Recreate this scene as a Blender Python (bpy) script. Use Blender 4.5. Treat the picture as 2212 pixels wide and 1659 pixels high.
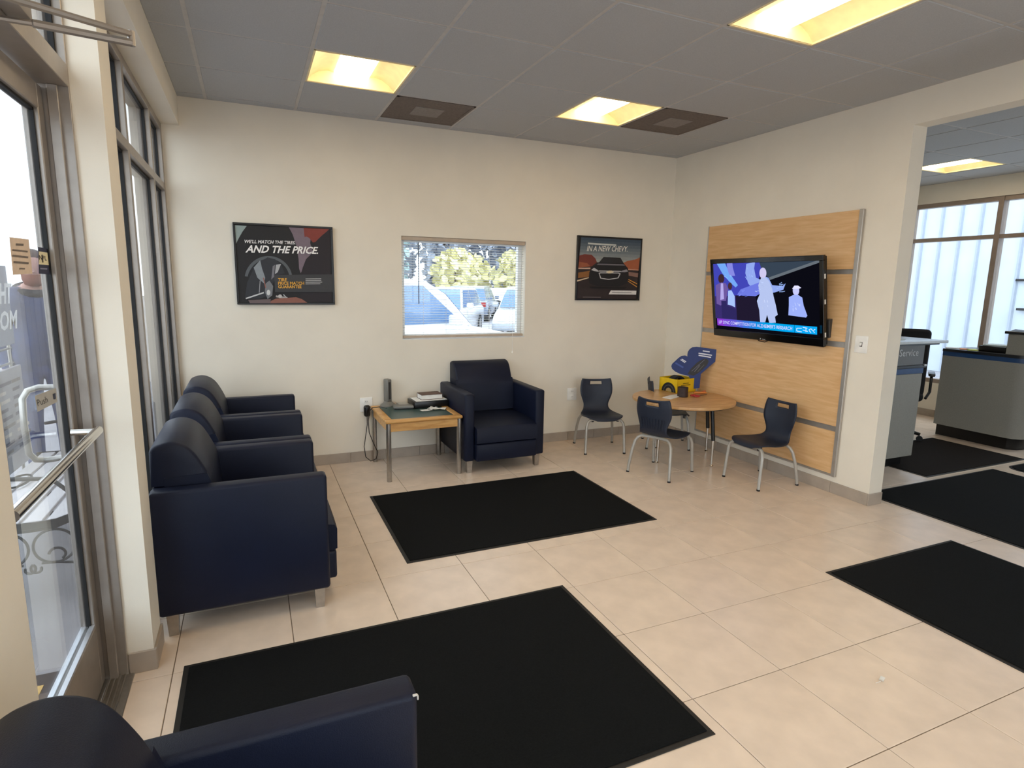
import bpy, bmesh, math, random
from mathutils import Vector, Matrix
random.seed(7)
for o in list(bpy.data.objects): bpy.data.objects.remove(o)
SC = bpy.context.scene
COL = SC.collection
# ------------------------------------------------------------------ camera
F = 1274.82
CAM = Vector((-1.46209, -2.92041, 1.54280))
YAW, PIT, ROL = -0.416955, -0.167509, -0.0164573
RM = Matrix.Rotation(YAW, 3, 'Z') @ Matrix.Rotation(PIT, 3, 'X') @ Matrix.Rotation(ROL, 3, 'Y')
cd = bpy.data.cameras.new('camera'); co = bpy.data.objects.new('camera', cd); COL.objects.link(co)
cd.sensor_fit = 'HORIZONTAL'; cd.sensor_width = 36.0; cd.lens = F / 2212 * 36; cd.clip_start = 0.02; cd.clip_end = 400
rx, ry, rz = RM.col[0], RM.col[2], -RM.col[1]
m4 = Matrix(((rx.x, ry.x, rz.x, CAM.x), (rx.y, ry.y, rz.y, CAM.y), (rx.z, ry.z, rz.z, CAM.z), (0, 0, 0, 1)))
co.matrix_world = m4; SC.camera = co
# ------------------------------------------------------------------ world and exposure
SKY = 3.2
LAMP = 8.6
SC.view_settings.view_transform = 'Standard'; SC.view_settings.look = 'None'
SC.view_settings.exposure = 0.36; SC.view_settings.gamma = 1.0; SC.view_settings.use_curve_mapping = False
w = bpy.data.worlds.new('overcast'); SC.world = w; w.use_nodes = True
bg = w.node_tree.nodes['Background']; bg.inputs[0].default_value = (0.86, 0.92, 1.0, 1); bg.inputs[1].default_value = SKY
# ------------------------------------------------------------------ geometry constants (metres)
H = 2.8265; YB = 2.1463; XR = 2.5614; XR2 = 2.70; XF = 6.24; XW = -1.87; XG = -1.975
S = 0.45478; T = 0.6096; CX0 = -1.679; CY0 = 0.1907
YN = -5.2
# ------------------------------------------------------------------ pixel helpers (direction only, hit on a known plane)
def ray(u, v): return RM @ Vector(((u - 1106) / F, 1.0, -(v - 829.5) / F))
def hit(u, v, p0, n):
    d = ray(u, v); n = Vector(n); t = (Vector(p0) - CAM).dot(n) / d.dot(n); return CAM + d * t
def PX(u, v, x): return hit(u, v, (x, 0, 0), (1, 0, 0))
def PY(u, v, y): return hit(u, v, (0, y, 0), (0, 1, 0))
def PZ(u, v, z): return hit(u, v, (0, 0, z), (0, 0, 1))
# ------------------------------------------------------------------ materials
def lin(c):
    c = c / 255.0
    return c / 12.92 if c <= 0.04045 else ((c + 0.055) / 1.055) ** 2.4
def rgb(r, g, b): return (lin(r), lin(g), lin(b), 1)
MATS = {}
def pm(name, col, rough=0.5, metal=0.0, noise=None, bump=None, spec=0.5, sheen=0.0, coat=0.0):
    """procedural principled material; noise=(scale, amount[, stretch]), bump=(scale, strength)"""
    if name in MATS: return MATS[name]
    m = bpy.data.materials.new(name); m.use_nodes = True; nt = m.node_tree; b = nt.nodes['Principled BSDF']
    b.inputs['Base Color'].default_value = col; b.inputs['Roughness'].default_value = rough; b.inputs['Metallic'].default_value = metal
    b.inputs['Specular IOR Level'].default_value = spec
    if sheen: b.inputs['Sheen Weight'].default_value = sheen
    if coat: b.inputs['Coat Weight'].default_value = coat; b.inputs['Coat Roughness'].default_value = 0.15
    noise = noise or (18, 0.06)
    tc = nt.nodes.new('ShaderNodeTexCoord'); mp = nt.nodes.new('ShaderNodeMapping')
    nt.links.new(tc.outputs['Object'], mp.inputs[0])
    if len(noise) > 2: mp.inputs['Scale'].default_value = noise[2]
    n = nt.nodes.new('ShaderNodeTexNoise'); n.inputs['Scale'].default_value = noise[0]; n.inputs['Detail'].default_value = 5
    nt.links.new(mp.outputs[0], n.inputs['Vector'])
    r = nt.nodes.new('ShaderNodeMapRange'); r.inputs[1].default_value = .3; r.inputs[2].default_value = .7
    r.inputs[3].default_value = 1 - noise[1]; r.inputs[4].default_value = 1 + noise[1]
    nt.links.new(n.outputs[0], r.inputs[0])
    mx = nt.nodes.new('ShaderNodeMix'); mx.data_type = 'RGBA'; mx.blend_type = 'MULTIPLY'; mx.inputs[0].default_value = 1
    mx.inputs[6].default_value = col; nt.links.new(r.outputs[0], mx.inputs[7]); nt.links.new(mx.outputs[2], b.inputs['Base Color'])
    if bump:
        n2 = nt.nodes.new('ShaderNodeTexNoise'); n2.inputs['Scale'].default_value = bump[0]; n2.inputs['Detail'].default_value = 4
        nt.links.new(tc.outputs['Object'], n2.inputs['Vector'])
        bp = nt.nodes.new('ShaderNodeBump'); bp.inputs['Strength'].default_value = bump[1]; bp.inputs['Distance'].default_value = 0.002
        nt.links.new(n2.outputs[0], bp.inputs['Height']); nt.links.new(bp.outputs[0], b.inputs['Normal'])
    MATS[name] = m; return m
def wood(name, c1, c2, axis=(1, 1, 1), rough=0.35, scale=9):
    if name in MATS: return MATS[name]
    m = bpy.data.materials.new(name); m.use_nodes = True; nt = m.node_tree; b = nt.nodes['Principled BSDF']
    b.inputs['Roughness'].default_value = rough
    tc = nt.nodes.new('ShaderNodeTexCoord'); mp = nt.nodes.new('ShaderNodeMapping'); mp.inputs['Scale'].default_value = axis
    nt.links.new(tc.outputs['Object'], mp.inputs[0])
    n = nt.nodes.new('ShaderNodeTexNoise'); n.inputs['Scale'].default_value = scale; n.inputs['Detail'].default_value = 8; n.inputs['Distortion'].default_value = .6
    nt.links.new(mp.outputs[0], n.inputs['Vector'])
    cr = nt.nodes.new('ShaderNodeValToRGB'); cr.color_ramp.elements[0].position = .33; cr.color_ramp.elements[1].position = .68
    cr.color_ramp.elements[0].color = c1; cr.color_ramp.elements[1].color = c2
    nt.links.new(n.outputs[0], cr.inputs[0]); nt.links.new(cr.outputs[0], b.inputs['Base Color'])
    MATS[name] = m; return m
def em(name, col, strength):
    if name in MATS: return MATS[name]
    m = bpy.data.materials.new(name); m.use_nodes = True; nt = m.node_tree; nt.nodes.clear()
    e = nt.nodes.new('ShaderNodeEmission'); o = nt.nodes.new('ShaderNodeOutputMaterial')
    e.inputs[0].default_value = col; e.inputs[1].default_value = strength; nt.links.new(e.outputs[0], o.inputs[0])
    MATS[name] = m; return m
def glassmat(name, tint, ior=1.5, dirt=0.0):
    """thin architectural pane: clear transmission plus Fresnel reflection"""
    if name in MATS: return MATS[name]
    m = bpy.data.materials.new(name); m.use_nodes = True; nt = m.node_tree; nt.nodes.clear()
    t = nt.nodes.new('ShaderNodeBsdfTransparent'); t.inputs[0].default_value = tint
    g = nt.nodes.new('ShaderNodeBsdfGlossy'); g.inputs['Roughness'].default_value = 0.01
    f = nt.nodes.new('ShaderNodeFresnel'); ge = nt.nodes.new('ShaderNodeNewGeometry'); io = nt.nodes.new('ShaderNodeMapRange')
    io.inputs[3].default_value = ior; io.inputs[4].default_value = 1 / ior      # same Fresnel law on both faces of the sheet
    nt.links.new(ge.outputs['Backfacing'], io.inputs[0]); nt.links.new(io.outputs[0], f.inputs[0])
    mx = nt.nodes.new('ShaderNodeMixShader'); o = nt.nodes.new('ShaderNodeOutputMaterial')
    nt.links.new(f.outputs[0], mx.inputs[0]); nt.links.new(t.outputs[0], mx.inputs[1]); nt.links.new(g.outputs[0], mx.inputs[2])
    last = mx
    if dirt:
        df = nt.nodes.new('ShaderNodeBsdfDiffuse'); df.inputs[0].default_value = (.8, .82, .85, 1)
        n = nt.nodes.new('ShaderNodeTexNoise'); n.inputs['Scale'].default_value = 7; n.inputs['Detail'].default_value = 6
        r = nt.nodes.new('ShaderNodeMapRange'); r.inputs[1].default_value = .45; r.inputs[2].default_value = .8; r.inputs[3].default_value = 0; r.inputs[4].default_value = dirt
        m2 = nt.nodes.new('ShaderNodeMixShader'); nt.links.new(n.outputs[0], r.inputs[0]); nt.links.new(r.outputs[0], m2.inputs[0])
        nt.links.new(mx.outputs[0], m2.inputs[1]); nt.links.new(df.outputs[0], m2.inputs[2]); last = m2
    nt.links.new(last.outputs[0], o.inputs[0]); MATS[name] = m; return m

M_WALL = pm('wall_paint', rgb(238, 229, 212), .75, noise=(3, .03), bump=(260, .12))
M_TILE = pm('floor_tile_ceramic', rgb(232, 211, 190), .27, noise=(7, .07), bump=(40, .06), spec=.55)
M_GROUT = pm('grout', rgb(122, 106, 88), .9, noise=(30, .15))
M_BASE = pm('base_tile', rgb(172, 158, 143), .45, noise=(9, .08))
M_CEIL = pm('ceiling_tile', rgb(182, 184, 187), .9, noise=(160, .06), bump=(320, .35))
M_RUN = pm('ceiling_runner', rgb(196, 193, 190), .6)
M_ALU = pm('anodised_aluminium', rgb(164, 155, 146), .38, .55, noise=(24, .05))
M_GASK = pm('black_gasket', rgb(14, 14, 15), .7)
M_GLASS = glassmat('pane_glass', (.93, .96, .97, 1))
M_DGLASS = glassmat('door_glass', (.90, .94, .96, 1), 1.52, dirt=.10)
M_VINYL = pm('navy_vinyl', rgb(17, 23, 43), .47, noise=(6, .10), bump=(420, .25), spec=.27)
M_VSEAM = pm('navy_seam', rgb(20, 27, 46), .6)
M_STEEL = pm('brushed_steel', rgb(176, 172, 166), .30, .9, noise=(40, .08))
M_CHROME = pm('chrome', rgb(205, 200, 192), .16, 1.0)
M_MAT = pm('black_carpet_mat', rgb(17, 18, 18), .95, noise=(150, .35), bump=(500, .8), spec=.15)
M_MATB = pm('mat_rubber_edge', rgb(32, 29, 26), .6, noise=(40, .1))
M_MATBR = pm('brown_black_carpet_mat', rgb(34, 29, 26), .95, noise=(150, .35), bump=(500, .8), spec=.15)
M_MAPLE = wood('maple_laminate', rgb(219, 172, 118), rgb(233, 191, 140), (1, .5, 5), .4, 9)
M_MAPLE2 = wood('maple_table_top', rgb(198, 150, 96), rgb(220, 176, 122), (.7, 3, 1), .32, 8)
M_OAK = wood('honey_wood', rgb(196, 140, 74), rgb(222, 172, 104), (1, 5, 5), .35, 6)
M_BLACKP = pm('black_plastic', rgb(17, 17, 18), .32)
M_KID = pm('navy_shell_plastic', rgb(31, 38, 54), .5, bump=(600, .25))
M_KIDLEG = pm('silver_powder_tube', rgb(178, 173, 164), .4, .35)
M_WHITEP = pm('white_plastic', rgb(246, 243, 236), .4)
M_PAPER = pm('white_paper', rgb(236, 234, 228), .8)
M_CONC = pm('concrete', rgb(140, 136, 138), .9, noise=(2.2, .16), bump=(60, .4))
M_ASPH = pm('asphalt', rgb(150, 150, 156), .95, noise=(4, .12), bump=(90, .4))
M_IRON = pm('black_iron', rgb(30, 30, 34), .5, .3)
def flat(r, g, b, rough=.6): return pm('print_%d_%d_%d' % (r, g, b), rgb(r, g, b), rough, noise=(40, .05))
# ------------------------------------------------------------------ objects
MW = {}
def tag(o, label=None, cat=None, group=None, kind=None):
    if label: o['label'] = label
    if cat: o['category'] = cat
    if group: o['group'] = group
    if kind: o['kind'] = kind
    return o
def thing(name, label, cat, loc=(0, 0, 0), rz=0.0, group=None, kind=None, mat=None):
    o = bpy.data.objects.new(name, None); COL.objects.link(o); o.empty_display_size = .05
    m = mat if mat is not None else (Matrix.Translation(Vector(loc)) @ Matrix.Rotation(rz, 4, 'Z'))
    o.matrix_world = m; MW[o] = m
    return tag(o, label, cat, group, kind)
def wm(o): return MW.get(o) or Matrix.Identity(4)
def copy_tree(o, mat, label, group=None):
    def rec(src, par):
        c = src.copy(); COL.objects.link(c)
        if par is not None: c.parent = par
        for ch in list(src.children): rec(ch, c)
        return c
    kids = list(o.children); c = o.copy(); COL.objects.link(c); c.matrix_world = mat; MW[c] = mat
    for k in kids: rec(k, c)
    c['label'] = label
    if group: c['group'] = group
    return c
class MB:
    def __init__(s): s.bm = bmesh.new()
    def _add(s, t, mi):
        for f in t.faces: f.material_index = mi
        me = bpy.data.meshes.new('t'); t.to_mesh(me); t.free(); s.bm.from_mesh(me); bpy.data.meshes.remove(me); return s
    def box(s, x0, x1, y0, y1, z0, z1, bev=0, seg=2, mi=0, mat=None):
        t = bmesh.new(); bmesh.ops.create_cube(t, size=1)
        for v in t.verts: v.co = Vector(((x0 + x1) / 2 + v.co.x * (x1 - x0), (y0 + y1) / 2 + v.co.y * (y1 - y0), (z0 + z1) / 2 + v.co.z * (z1 - z0)))
        if bev: bmesh.ops.bevel(t, geom=t.edges[:], offset=bev, segments=seg, profile=.5, affect='EDGES', clamp_overlap=True)
        if mat is not None: bmesh.ops.transform(t, matrix=mat, verts=t.verts)
        return s._add(t, mi)
    def prism(s, pts, vec, bev=0, seg=2, mi=0, only=None):
        """closed polygon of 3-D points, extruded by vec"""
        t = bmesh.new(); vec = Vector(vec); a = [t.verts.new(Vector(p)) for p in pts]; b = [t.verts.new(Vector(p) + vec) for p in pts]
        t.faces.new(a); t.faces.new(b[::-1]); n = len(a)
        for i in range(n): t.faces.new((a[i], b[i], b[(i + 1) % n], a[(i + 1) % n]))
        bmesh.ops.recalc_face_normals(t, faces=t.faces)
        if bev:
            e = [x for x in t.edges if len(x.link_faces) == 2 and x.calc_face_angle(0) > .5 and (only is None or only(x))]
            bmesh.ops.bevel(t, geom=e, offset=bev, segments=seg, profile=.5, affect='EDGES', clamp_overlap=True)
        return s._add(t, mi)
    def tube(s, pts, r, seg=10, closed=False, mi=0):
        P = [Vector(p) for p in pts]; n = len(P); t = bmesh.new(); rings = []
        rr = r if isinstance(r, (list, tuple)) else [r] * n
        up = None
        for i in range(n):
            a = P[i - 1] if (i > 0 or closed) else P[i]; b = P[(i + 1) % n] if (i < n - 1 or closed) else P[i]
            d = (b - a).normalized()
            if up is None: up = d.orthogonal().normalized()
            up = (up - d * up.dot(d)); up = up.normalized() if up.length > 1e-6 else d.orthogonal().normalized()
            q = d.cross(up)
            rings.append([t.verts.new(P[i] + (up * math.cos(k * 2 * math.pi / seg) + q * math.sin(k * 2 * math.pi / seg)) * rr[i]) for k in range(seg)])
        for i in range(n if closed else n - 1):
            A, B = rings[i], rings[(i + 1) % n]
            for k in range(seg): t.faces.new((A[k], A[(k + 1) % seg], B[(k + 1) % seg], B[k]))
        if not closed: t.faces.new(rings[0][::-1]); t.faces.new(rings[-1])
        bmesh.ops.recalc_face_normals(t, faces=t.faces)
        return s._add(t, mi)
    def lathe(s, prof, c=(0, 0, 0), seg=32, mi=0, cap=True, sx=1, sy=1):
        t = bmesh.new(); rings = []
        for r, z in prof: rings.append([t.verts.new((c[0] + sx * r * math.cos(k * 2 * math.pi / seg), c[1] + sy * r * math.sin(k * 2 * math.pi / seg), c[2] + z)) for k in range(seg)])
        for A, B in zip(rings, rings[1:]):
            for k in range(seg): t.faces.new((A[k], A[(k + 1) % seg], B[(k + 1) % seg], B[k]))
        if cap: t.faces.new(rings[0][::-1]); t.faces.new(rings[-1])
        bmesh.ops.recalc_face_normals(t, faces=t.faces)
        return s._add(t, mi)
    def grid(s, rows, mi=0, thick=0):
        t = bmesh.new(); V = [[t.verts.new(Vector(p)) for p in r] for r in rows]
        for a, b in zip(V, V[1:]):
            for k in range(len(a) - 1):
                try: t.faces.new((a[k], a[k + 1], b[k + 1], b[k]))
                except ValueError: pass
        return s._add(t, mi)
    def faces(s, verts, fs, mi=0):
        t = bmesh.new(); V = [t.verts.new(Vector(p)) for p in verts]
        for f in fs: t.faces.new([V[i] for i in f])
        return s._add(t, mi)
    def build(s, name, mats, parent=None, world=False, smooth=35, local=None):
        if world and parent is not None: bmesh.ops.transform(s.bm, matrix=wm(parent).inverted(), verts=s.bm.verts)
        me = bpy.data.meshes.new(name); s.bm.to_mesh(me); s.bm.free()
        for m in (mats if isinstance(mats, (list, tuple)) else [mats]): me.materials.append(m)
        if smooth:
            for p in me.polygons: p.use_smooth = True
            me.set_sharp_from_angle(angle=math.radians(smooth))
        o = bpy.data.objects.new(name, me); COL.objects.link(o)
        if parent is not None: o.parent = parent
        if local is not None: o.matrix_basis = local
        return o
def box(name, mat, parent, x0, x1, y0, y1, z0, z1, bev=0, seg=2, world=False):
    return MB().box(x0, x1, y0, y1, z0, z1, bev, seg).build(name, mat, parent, world)
def struct(o): o['kind'] = 'structure'; return o
def inst(name, src, loc, parent=None):
    o = bpy.data.objects.new(name, src.data); COL.objects.link(o); o.parent = parent; o.location = loc; return o
# flat print: polygons and lettering traced on a real plane
class Print:
    def __init__(s, p0, n):
        s.p0 = Vector(p0); s.n = Vector(n).normalized(); s.mb = MB(); s.mats = []; s.k = 0
        if s.n.dot(CAM - s.p0) < 0: s.n = -s.n
    def mi(s, m):
        if m not in s.mats: s.mats.append(m)
        return s.mats.index(m)
    def pt(s, u, v): return hit(u, v, s.p0 + s.n * (.0012 + .0004 * s.k), s.n)
    def poly(s, px, m):
        s.k += 1; s.mb.faces([s.pt(u, v) for u, v in px], [list(range(len(px)))], s.mi(m)); return s
    def oval(s, cx, cy, a, b, m, rot=0, n=28, t0=0, t1=2 * math.pi):
        pts = []
        for i in range(n):
            t = t0 + (t1 - t0) * i / (n - (0 if t1 - t0 > 6.2 else 1)); x = a * math.cos(t); y = b * math.sin(t)
            pts.append((cx + x * math.cos(rot) - y * math.sin(rot), cy + x * math.sin(rot) + y * math.cos(rot)))
        return s.poly(pts, m)
    def line(s, a, b, wpx, m):
        d = Vector((b[0] - a[0], b[1] - a[1])); nrm = Vector((-d.y, d.x)).normalized() * wpx / 2
        return s.poly([(a[0] + nrm.x, a[1] + nrm.y), (b[0] + nrm.x, b[1] + nrm.y), (b[0] - nrm.x, b[1] - nrm.y), (a[0] - nrm.x, a[1] - nrm.y)], m)
    def text(s, body, bl, br, tl, m, shear=0, bold=.0):
        s.k += 1; A, B, C3 = s.pt(*bl), s.pt(*br), s.pt(*tl); s.text3(body, A, B - A, C3 - A, m, shear, bold); return s
    def text3(s, body, A, U, V, m, shear=0, bold=0):
        cu = bpy.data.curves.new('t', 'FONT'); cu.body = body; cu.shear = shear; cu.offset = bold; cu.resolution_u = 2
        ob = bpy.data.objects.new('t', cu); COL.objects.link(ob); dg = bpy.context.evaluated_depsgraph_get(); dg.update()
        me = bpy.data.meshes.new_from_object(ob.evaluated_get(dg)); bpy.data.objects.remove(ob); bpy.data.curves.remove(cu)
        xs = [v.co.x for v in me.vertices]; ys = [v.co.y for v in me.vertices]
        x0, x1, y0, y1 = min(xs), max(xs), min(ys), max(ys)
        for v in me.vertices: v.co = A + U * ((v.co.x - x0) / (x1 - x0)) + V * ((v.co.y - y0) / (y1 - y0))
        t = bmesh.new(); t.from_mesh(me); bpy.data.meshes.remove(me); s.mb._add(t, s.mi(m))
    def build(s, name, parent): return s.mb.build(name, s.mats, parent, world=True, smooth=0)
# ================================================================== THE SETTING
# floor: grout bed plus single tiles
floor = struct(box('floor', M_GROUT, None, XG, XF + .02, YN, YB + .02, -.06, -.003))
G = .0017
full = None; far = MB()
X0, X1, Y0, Y1 = XG, XF, YN, YB
for i in range(-6, 15):
    for j in range(-6, 13):
        a0, a1 = i * S, (i + 1) * S; b1 = -j * S + S; b0 = -j * S
        whole = a0 >= X0 and a1 <= X1 and b0 >= Y0 and b1 <= Y1
        c0, c1, d0, d1 = max(a0, X0), min(a1, X1), max(b0, Y0), min(b1, Y1)
        if c1 - c0 < .03 or d1 - d0 < .03: continue
        e0 = c0 + (G if c0 == a0 else 0); e1 = c1 - (G if c1 == a1 else 0); f0 = d0 + (G if d0 == b0 else 0); f1 = d1 - (G if d1 == b1 else 0)
        if d0 < -2.7: far.box(e0, e1, f0, f1, -.012, 0); continue
        if whole:
            if full is None:
                full = MB().box(-S / 2 + G, S / 2 - G, -S / 2 + G, S / 2 - G, -.012, 0, .0012, 1).build('tile', M_TILE, floor, smooth=0)
                full.location = ((a0 + a1) / 2, (b0 + b1) / 2, 0)
            else: inst('tile', full, ((a0 + a1) / 2, (b0 + b1) / 2, 0), floor)
        else:
            o = MB().box(-(e1 - e0) / 2, (e1 - e0) / 2, -(f1 - f0) / 2, (f1 - f0) / 2, -.012, 0, .0012, 1).build('tile', M_TILE, floor, smooth=0)
            o.location = ((e0 + e1) / 2, (f0 + f1) / 2, 0)
tag(far.build('tile_field', M_TILE, floor, smooth=0), kind='stuff')

# ceiling: deck, runners, tiles, with cells left open for lights and vents
LIGHT2 = [(1, 1), (4, 1), (11, 1)]            # single cells (col,row) of 2x2 troffers; row r spans CY0+r*T .. +T
LIGHT4 = [(4, -3), (1, -3), (1, -7), (4, -7)]   # two cells along y
VENT = [(2, 2), (5, 1)]
used = set(LIGHT2) | set(VENT)
for c, r in LIGHT4: used |= {(c, r), (c, r + 1)}
ceiling = struct(box('ceiling', M_CEIL, None, XW - .3, XF + .2, YN - .1, YB + .1, H + .12, H + .2))
def cells(xa, xb):
    cur = {}
    for c in range(-1, 14):
        for r in range(-9, 5):
            if (c, r) in used: continue
            a0, a1 = max(CX0 + c * T, xa), min(CX0 + (c + 1) * T, xb); b0, b1 = max(CY0 + r * T, YN), min(CY0 + (r + 1) * T, YB)
            if a1 - a0 < .03 or b1 - b0 < .03: continue
            key = (round(a1 - a0, 3), round(b1 - b0, 3)); loc = ((a0 + a1) / 2, (b0 + b1) / 2, H)
            if key in cur: inst('ceiling_tile', cur[key], loc, ceiling)
            else:
                w, d = (a1 - a0) / 2 - .011, (b1 - b0) / 2 - .011
                o = MB().box(-w, w, -d, d, -.005, .014, .003, 1).build('ceiling_tile', M_CEIL, ceiling, smooth=0)
                o.location = loc; cur[key] = o
cells(XW, XR); cells(XR2, XF)
for xa, xb in ((XW, XR), (XR2, XF)):
    for r in range(-9, 5):
        y = CY0 + r * T
        if YN < y < YB: box('ceiling_runner', M_RUN, ceiling, xa, xb, y - .012, y + .012, H - .0005, H + .02)
    for c in range(0, 14):
        x = CX0 + c * T
        if xa < x < xb: box('ceiling_runner', M_RUN, ceiling, x - .012, x + .012, YN, YB, H - .001, H + .0195)
    for a in (xa, xb): box('wall_angle', M_RUN, ceiling, a - (.0 if a == xa else .02), a + (.02 if a == xa else 0), YN, YB, H - .0025, H + .02)
    box('wall_angle', M_RUN, ceiling, xa, xb, YB - .02, YB, H - .002, H + .02)

# back wall with the blind window opening
WX0, WX1, WZ0, WZ1 = -.262, .900, 1.05, 1.932
TH = .16
bw = MB(); bw.box(XG - .16, WX0, YB, YB + TH, -.06, H + .12).box(WX1, XF + .2, YB, YB + TH, -.06, H + .12)
bw.box(WX0, WX1, YB, YB + TH, -.06, WZ0).box(WX0, WX1, YB, YB + TH, WZ1, H + .12)
wall_back = struct(bw.build('wall_back', M_WALL, None, smooth=0))
# right wall with the wide opening
OY = -.2374; OZ = 2.611; OY2 = -3.4
rw = MB(); rw.box(XR, XR2, OY, YB, 0, H + .12).box(XR, XR2, OY2, OY, OZ, H + .12).box(XR, XR2, YN, OY2, 0, H + .12)
wall_right = struct(rw.build('wall_right', M_WALL, None, smooth=0))
# left wall: pier, soffit over the glass, wall beside the door and behind the camera
PY0, PY1 = -.39, -.20
NX, NY = -1.93, -1.45
lw = MB()
lw.box(XG - .13, -1.885, PY0, PY1, 0, 2.64)                    # pier between door and windows
lw.box(XG - .13, XW + .01, NY + .04, YB, 2.625, H + .12)       # soffit
V0, V1, VZ = -4.9, -1.98, 2.50
lw.box(XG - .13, NX, V1, NY, 0, H + .12).box(XG - .13, NX, YN, V0, 0, H + .12).box(XG - .13, NX, V0, V1, VZ, H + .12)   # wall beside the door and around the added window
lw.box(XG - .13, NX, NY, NY + .06, 2.30, H + .12)
wall_left = struct(lw.build('wall_left', M_WALL, None, smooth=0))
N0, N1 = -1.5, 2.2
nw = MB().box(XG - .13, N0, YN - .15, YN, -.06, H + .12).box(N1, XF + .2, YN - .15, YN, -.06, H + .12).box(N0, N1, YN - .15, YN, VZ, H + .12).box(N0, N1, YN - .15, YN, -.06, .1)
wall_near = struct(nw.build('wall_near', M_WALL, None, smooth=0))
# far wall of the service room, with its storefront window
FZ0, FZ1, FY0, FY1 = .42, 2.60, -4.2, YB - .03
fw = MB(); fw.box(XF, XF + .15, YN, YB, 0, FZ0).box(XF, XF + .15, YN, YB, FZ1, H + .12).box(XF, XF + .15, FY1, YB, FZ0, FZ1).box(XF, XF + .15, YN, FY0, FZ0, FZ1)
wall_far = struct(fw.build('wall_far', M_WALL, None, smooth=0))

# tile baseboards, each tile a piece
def baseboard(name, p, q, n, L=.305):
    """run from p to q (xy), n = outward normal"""
    p, q, n = Vector((p[0], p[1], 0)), Vector((q[0], q[1], 0)), Vector((n[0], n[1], 0)); d = (q - p); ln = d.length; d.normalize()
    root = struct(bpy.data.objects.new(name, None)); COL.objects.link(root); MW[root] = Matrix.Identity(4)
    k = 0.0
    while k < ln - .01:
        e = min(k + L, ln); a = p + d * (k + .001); b = p + d * (e - .001)
        MB().prism([a, b, b + n * .010, a + n * .010], (0, 0, .088), .0015, 1).build('base_tile', M_BASE, root, smooth=0); k = e
    return root
baseboard('baseboard_back', (XG + .02, YB), (XR, YB), (0, -1))
baseboard('baseboard_right', (XR, OY), (XR, YB - .012), (-1, 0))
baseboard('baseboard_opening', (XR - .010, OY), (XR2, OY), (0, -1))
baseboard('baseboard_pier', (-1.972, PY0), (-1.875, PY0), (0, -1))
baseboard('baseboard_pier_side', (-1.885, PY0), (-1.885, PY1), (1, 0))
baseboard('baseboard_left', (NX, V1), (NX, NY), (1, 0))
baseboard('baseboard_far', (XF, YN), (XF, YB), (-1, 0))
baseboard('baseboard_service', (XR2, YB), (XF, YB), (0, -1))

# ------------------------------------------------------------------ window_1 : back window
w1 = struct(bpy.data.objects.new('window_1', None)); COL.objects.link(w1); MW[w1] = Matrix.Identity(4)
fy0, fy1 = YB + .085, YB + .135
M_WF = pm('white_window_frame', rgb(228, 228, 226), .4)
for a in ((WX0, WX0 + .04, WZ0, WZ1), (WX1 - .04, WX1, WZ0, WZ1), (WX0 + .04, WX1 - .04, WZ0, WZ0 + .04), (WX0 + .04, WX1 - .04, WZ1 - .04, WZ1)):
    box('window_frame', M_WF, w1, a[0], a[1], fy0, fy1, a[2], a[3], .003, 1)
box('window_pane', M_GLASS, w1, WX0 + .04, WX1 - .04, YB + .108, YB + .112, WZ0 + .04, WZ1 - .04)
box('window_sill', M_WF, w1, WX0, WX1, YB + .001, fy0, WZ0, WZ0 + .008)
# ------------------------------------------------------------------ window_2 : storefront glazing on the left
w2 = struct(bpy.data.objects.new('window_2', None)); COL.objects.link(w2); MW[w2] = Matrix.Identity(4)
FX0, FX1 = XG - .11, XG; GX = XG - .038
MUL = [(PY1, PY1 + .05), (.672, .717), (1.562, 1.607), (YB - .05, YB)]
SILL, TR0, TR1, HD = .13, 2.165, 2.215, 2.58
for a, b in MUL: box('mullion', M_ALU, w2, FX0, FX1, a, b, 0, 2.625, .002, 1)
M_STOP = pm('aluminium_stop', rgb(186, 188, 192), .3, .6)
for (a, b), (c, d) in zip(MUL, MUL[1:]):
    for z0, z1, nm in ((.0, SILL, 'sill_rail'), (TR0, TR1, 'transom'), (HD, 2.625, 'head_rail')):
        box(nm, M_ALU, w2, FX0, FX1, b, c, z0, z1, .002, 1)
    for z0, z1 in ((SILL, TR0), (TR1, HD)):
        box('glass_pane', M_GLASS, w2, GX - .004, GX + .004, b, c, z0, z1)
        g = MB()
        for q in ((b, b + .012, z0, z1), (c - .012, c, z0, z1), (b, c, z0, z0 + .012), (b, c, z1 - .012, z1)):
            g.box(GX - .012, GX + .012, *q)
        g.build('gasket', M_GASK, w2, smooth=0)
# ------------------------------------------------------------------ window_3 : service room storefront
w3 = struct(bpy.data.objects.new('window_3', None)); COL.objects.link(w3); MW[w3] = Matrix.Identity(4)
M_ALU2 = pm('taupe_aluminium', rgb(158, 142, 130), .45, .4)
ys = [FY1, 1.135, .10, -.93, -1.96, -3.0, FY0]
for y in ys: box('mullion', M_ALU2, w3, XF + .02, XF + .12, y - .028, y + .028, FZ0, FZ1, .002, 1)
for a, b in zip(ys[1:], ys):
    for z0, z1 in ((FZ0, FZ0 + .05), (2.14, 2.185), (FZ1 - .05, FZ1)): box('transom', M_ALU2, w3, XF + .025, XF + .115, a + .028, b - .028, z0, z1, .002, 1)
    for z0, z1 in ((FZ0 + .05, 2.14), (2.185, FZ1 - .05)): box('glass_pane', M_GLASS, w3, XF + .066, XF + .074, a + .028, b - .028, z0, z1)
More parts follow.
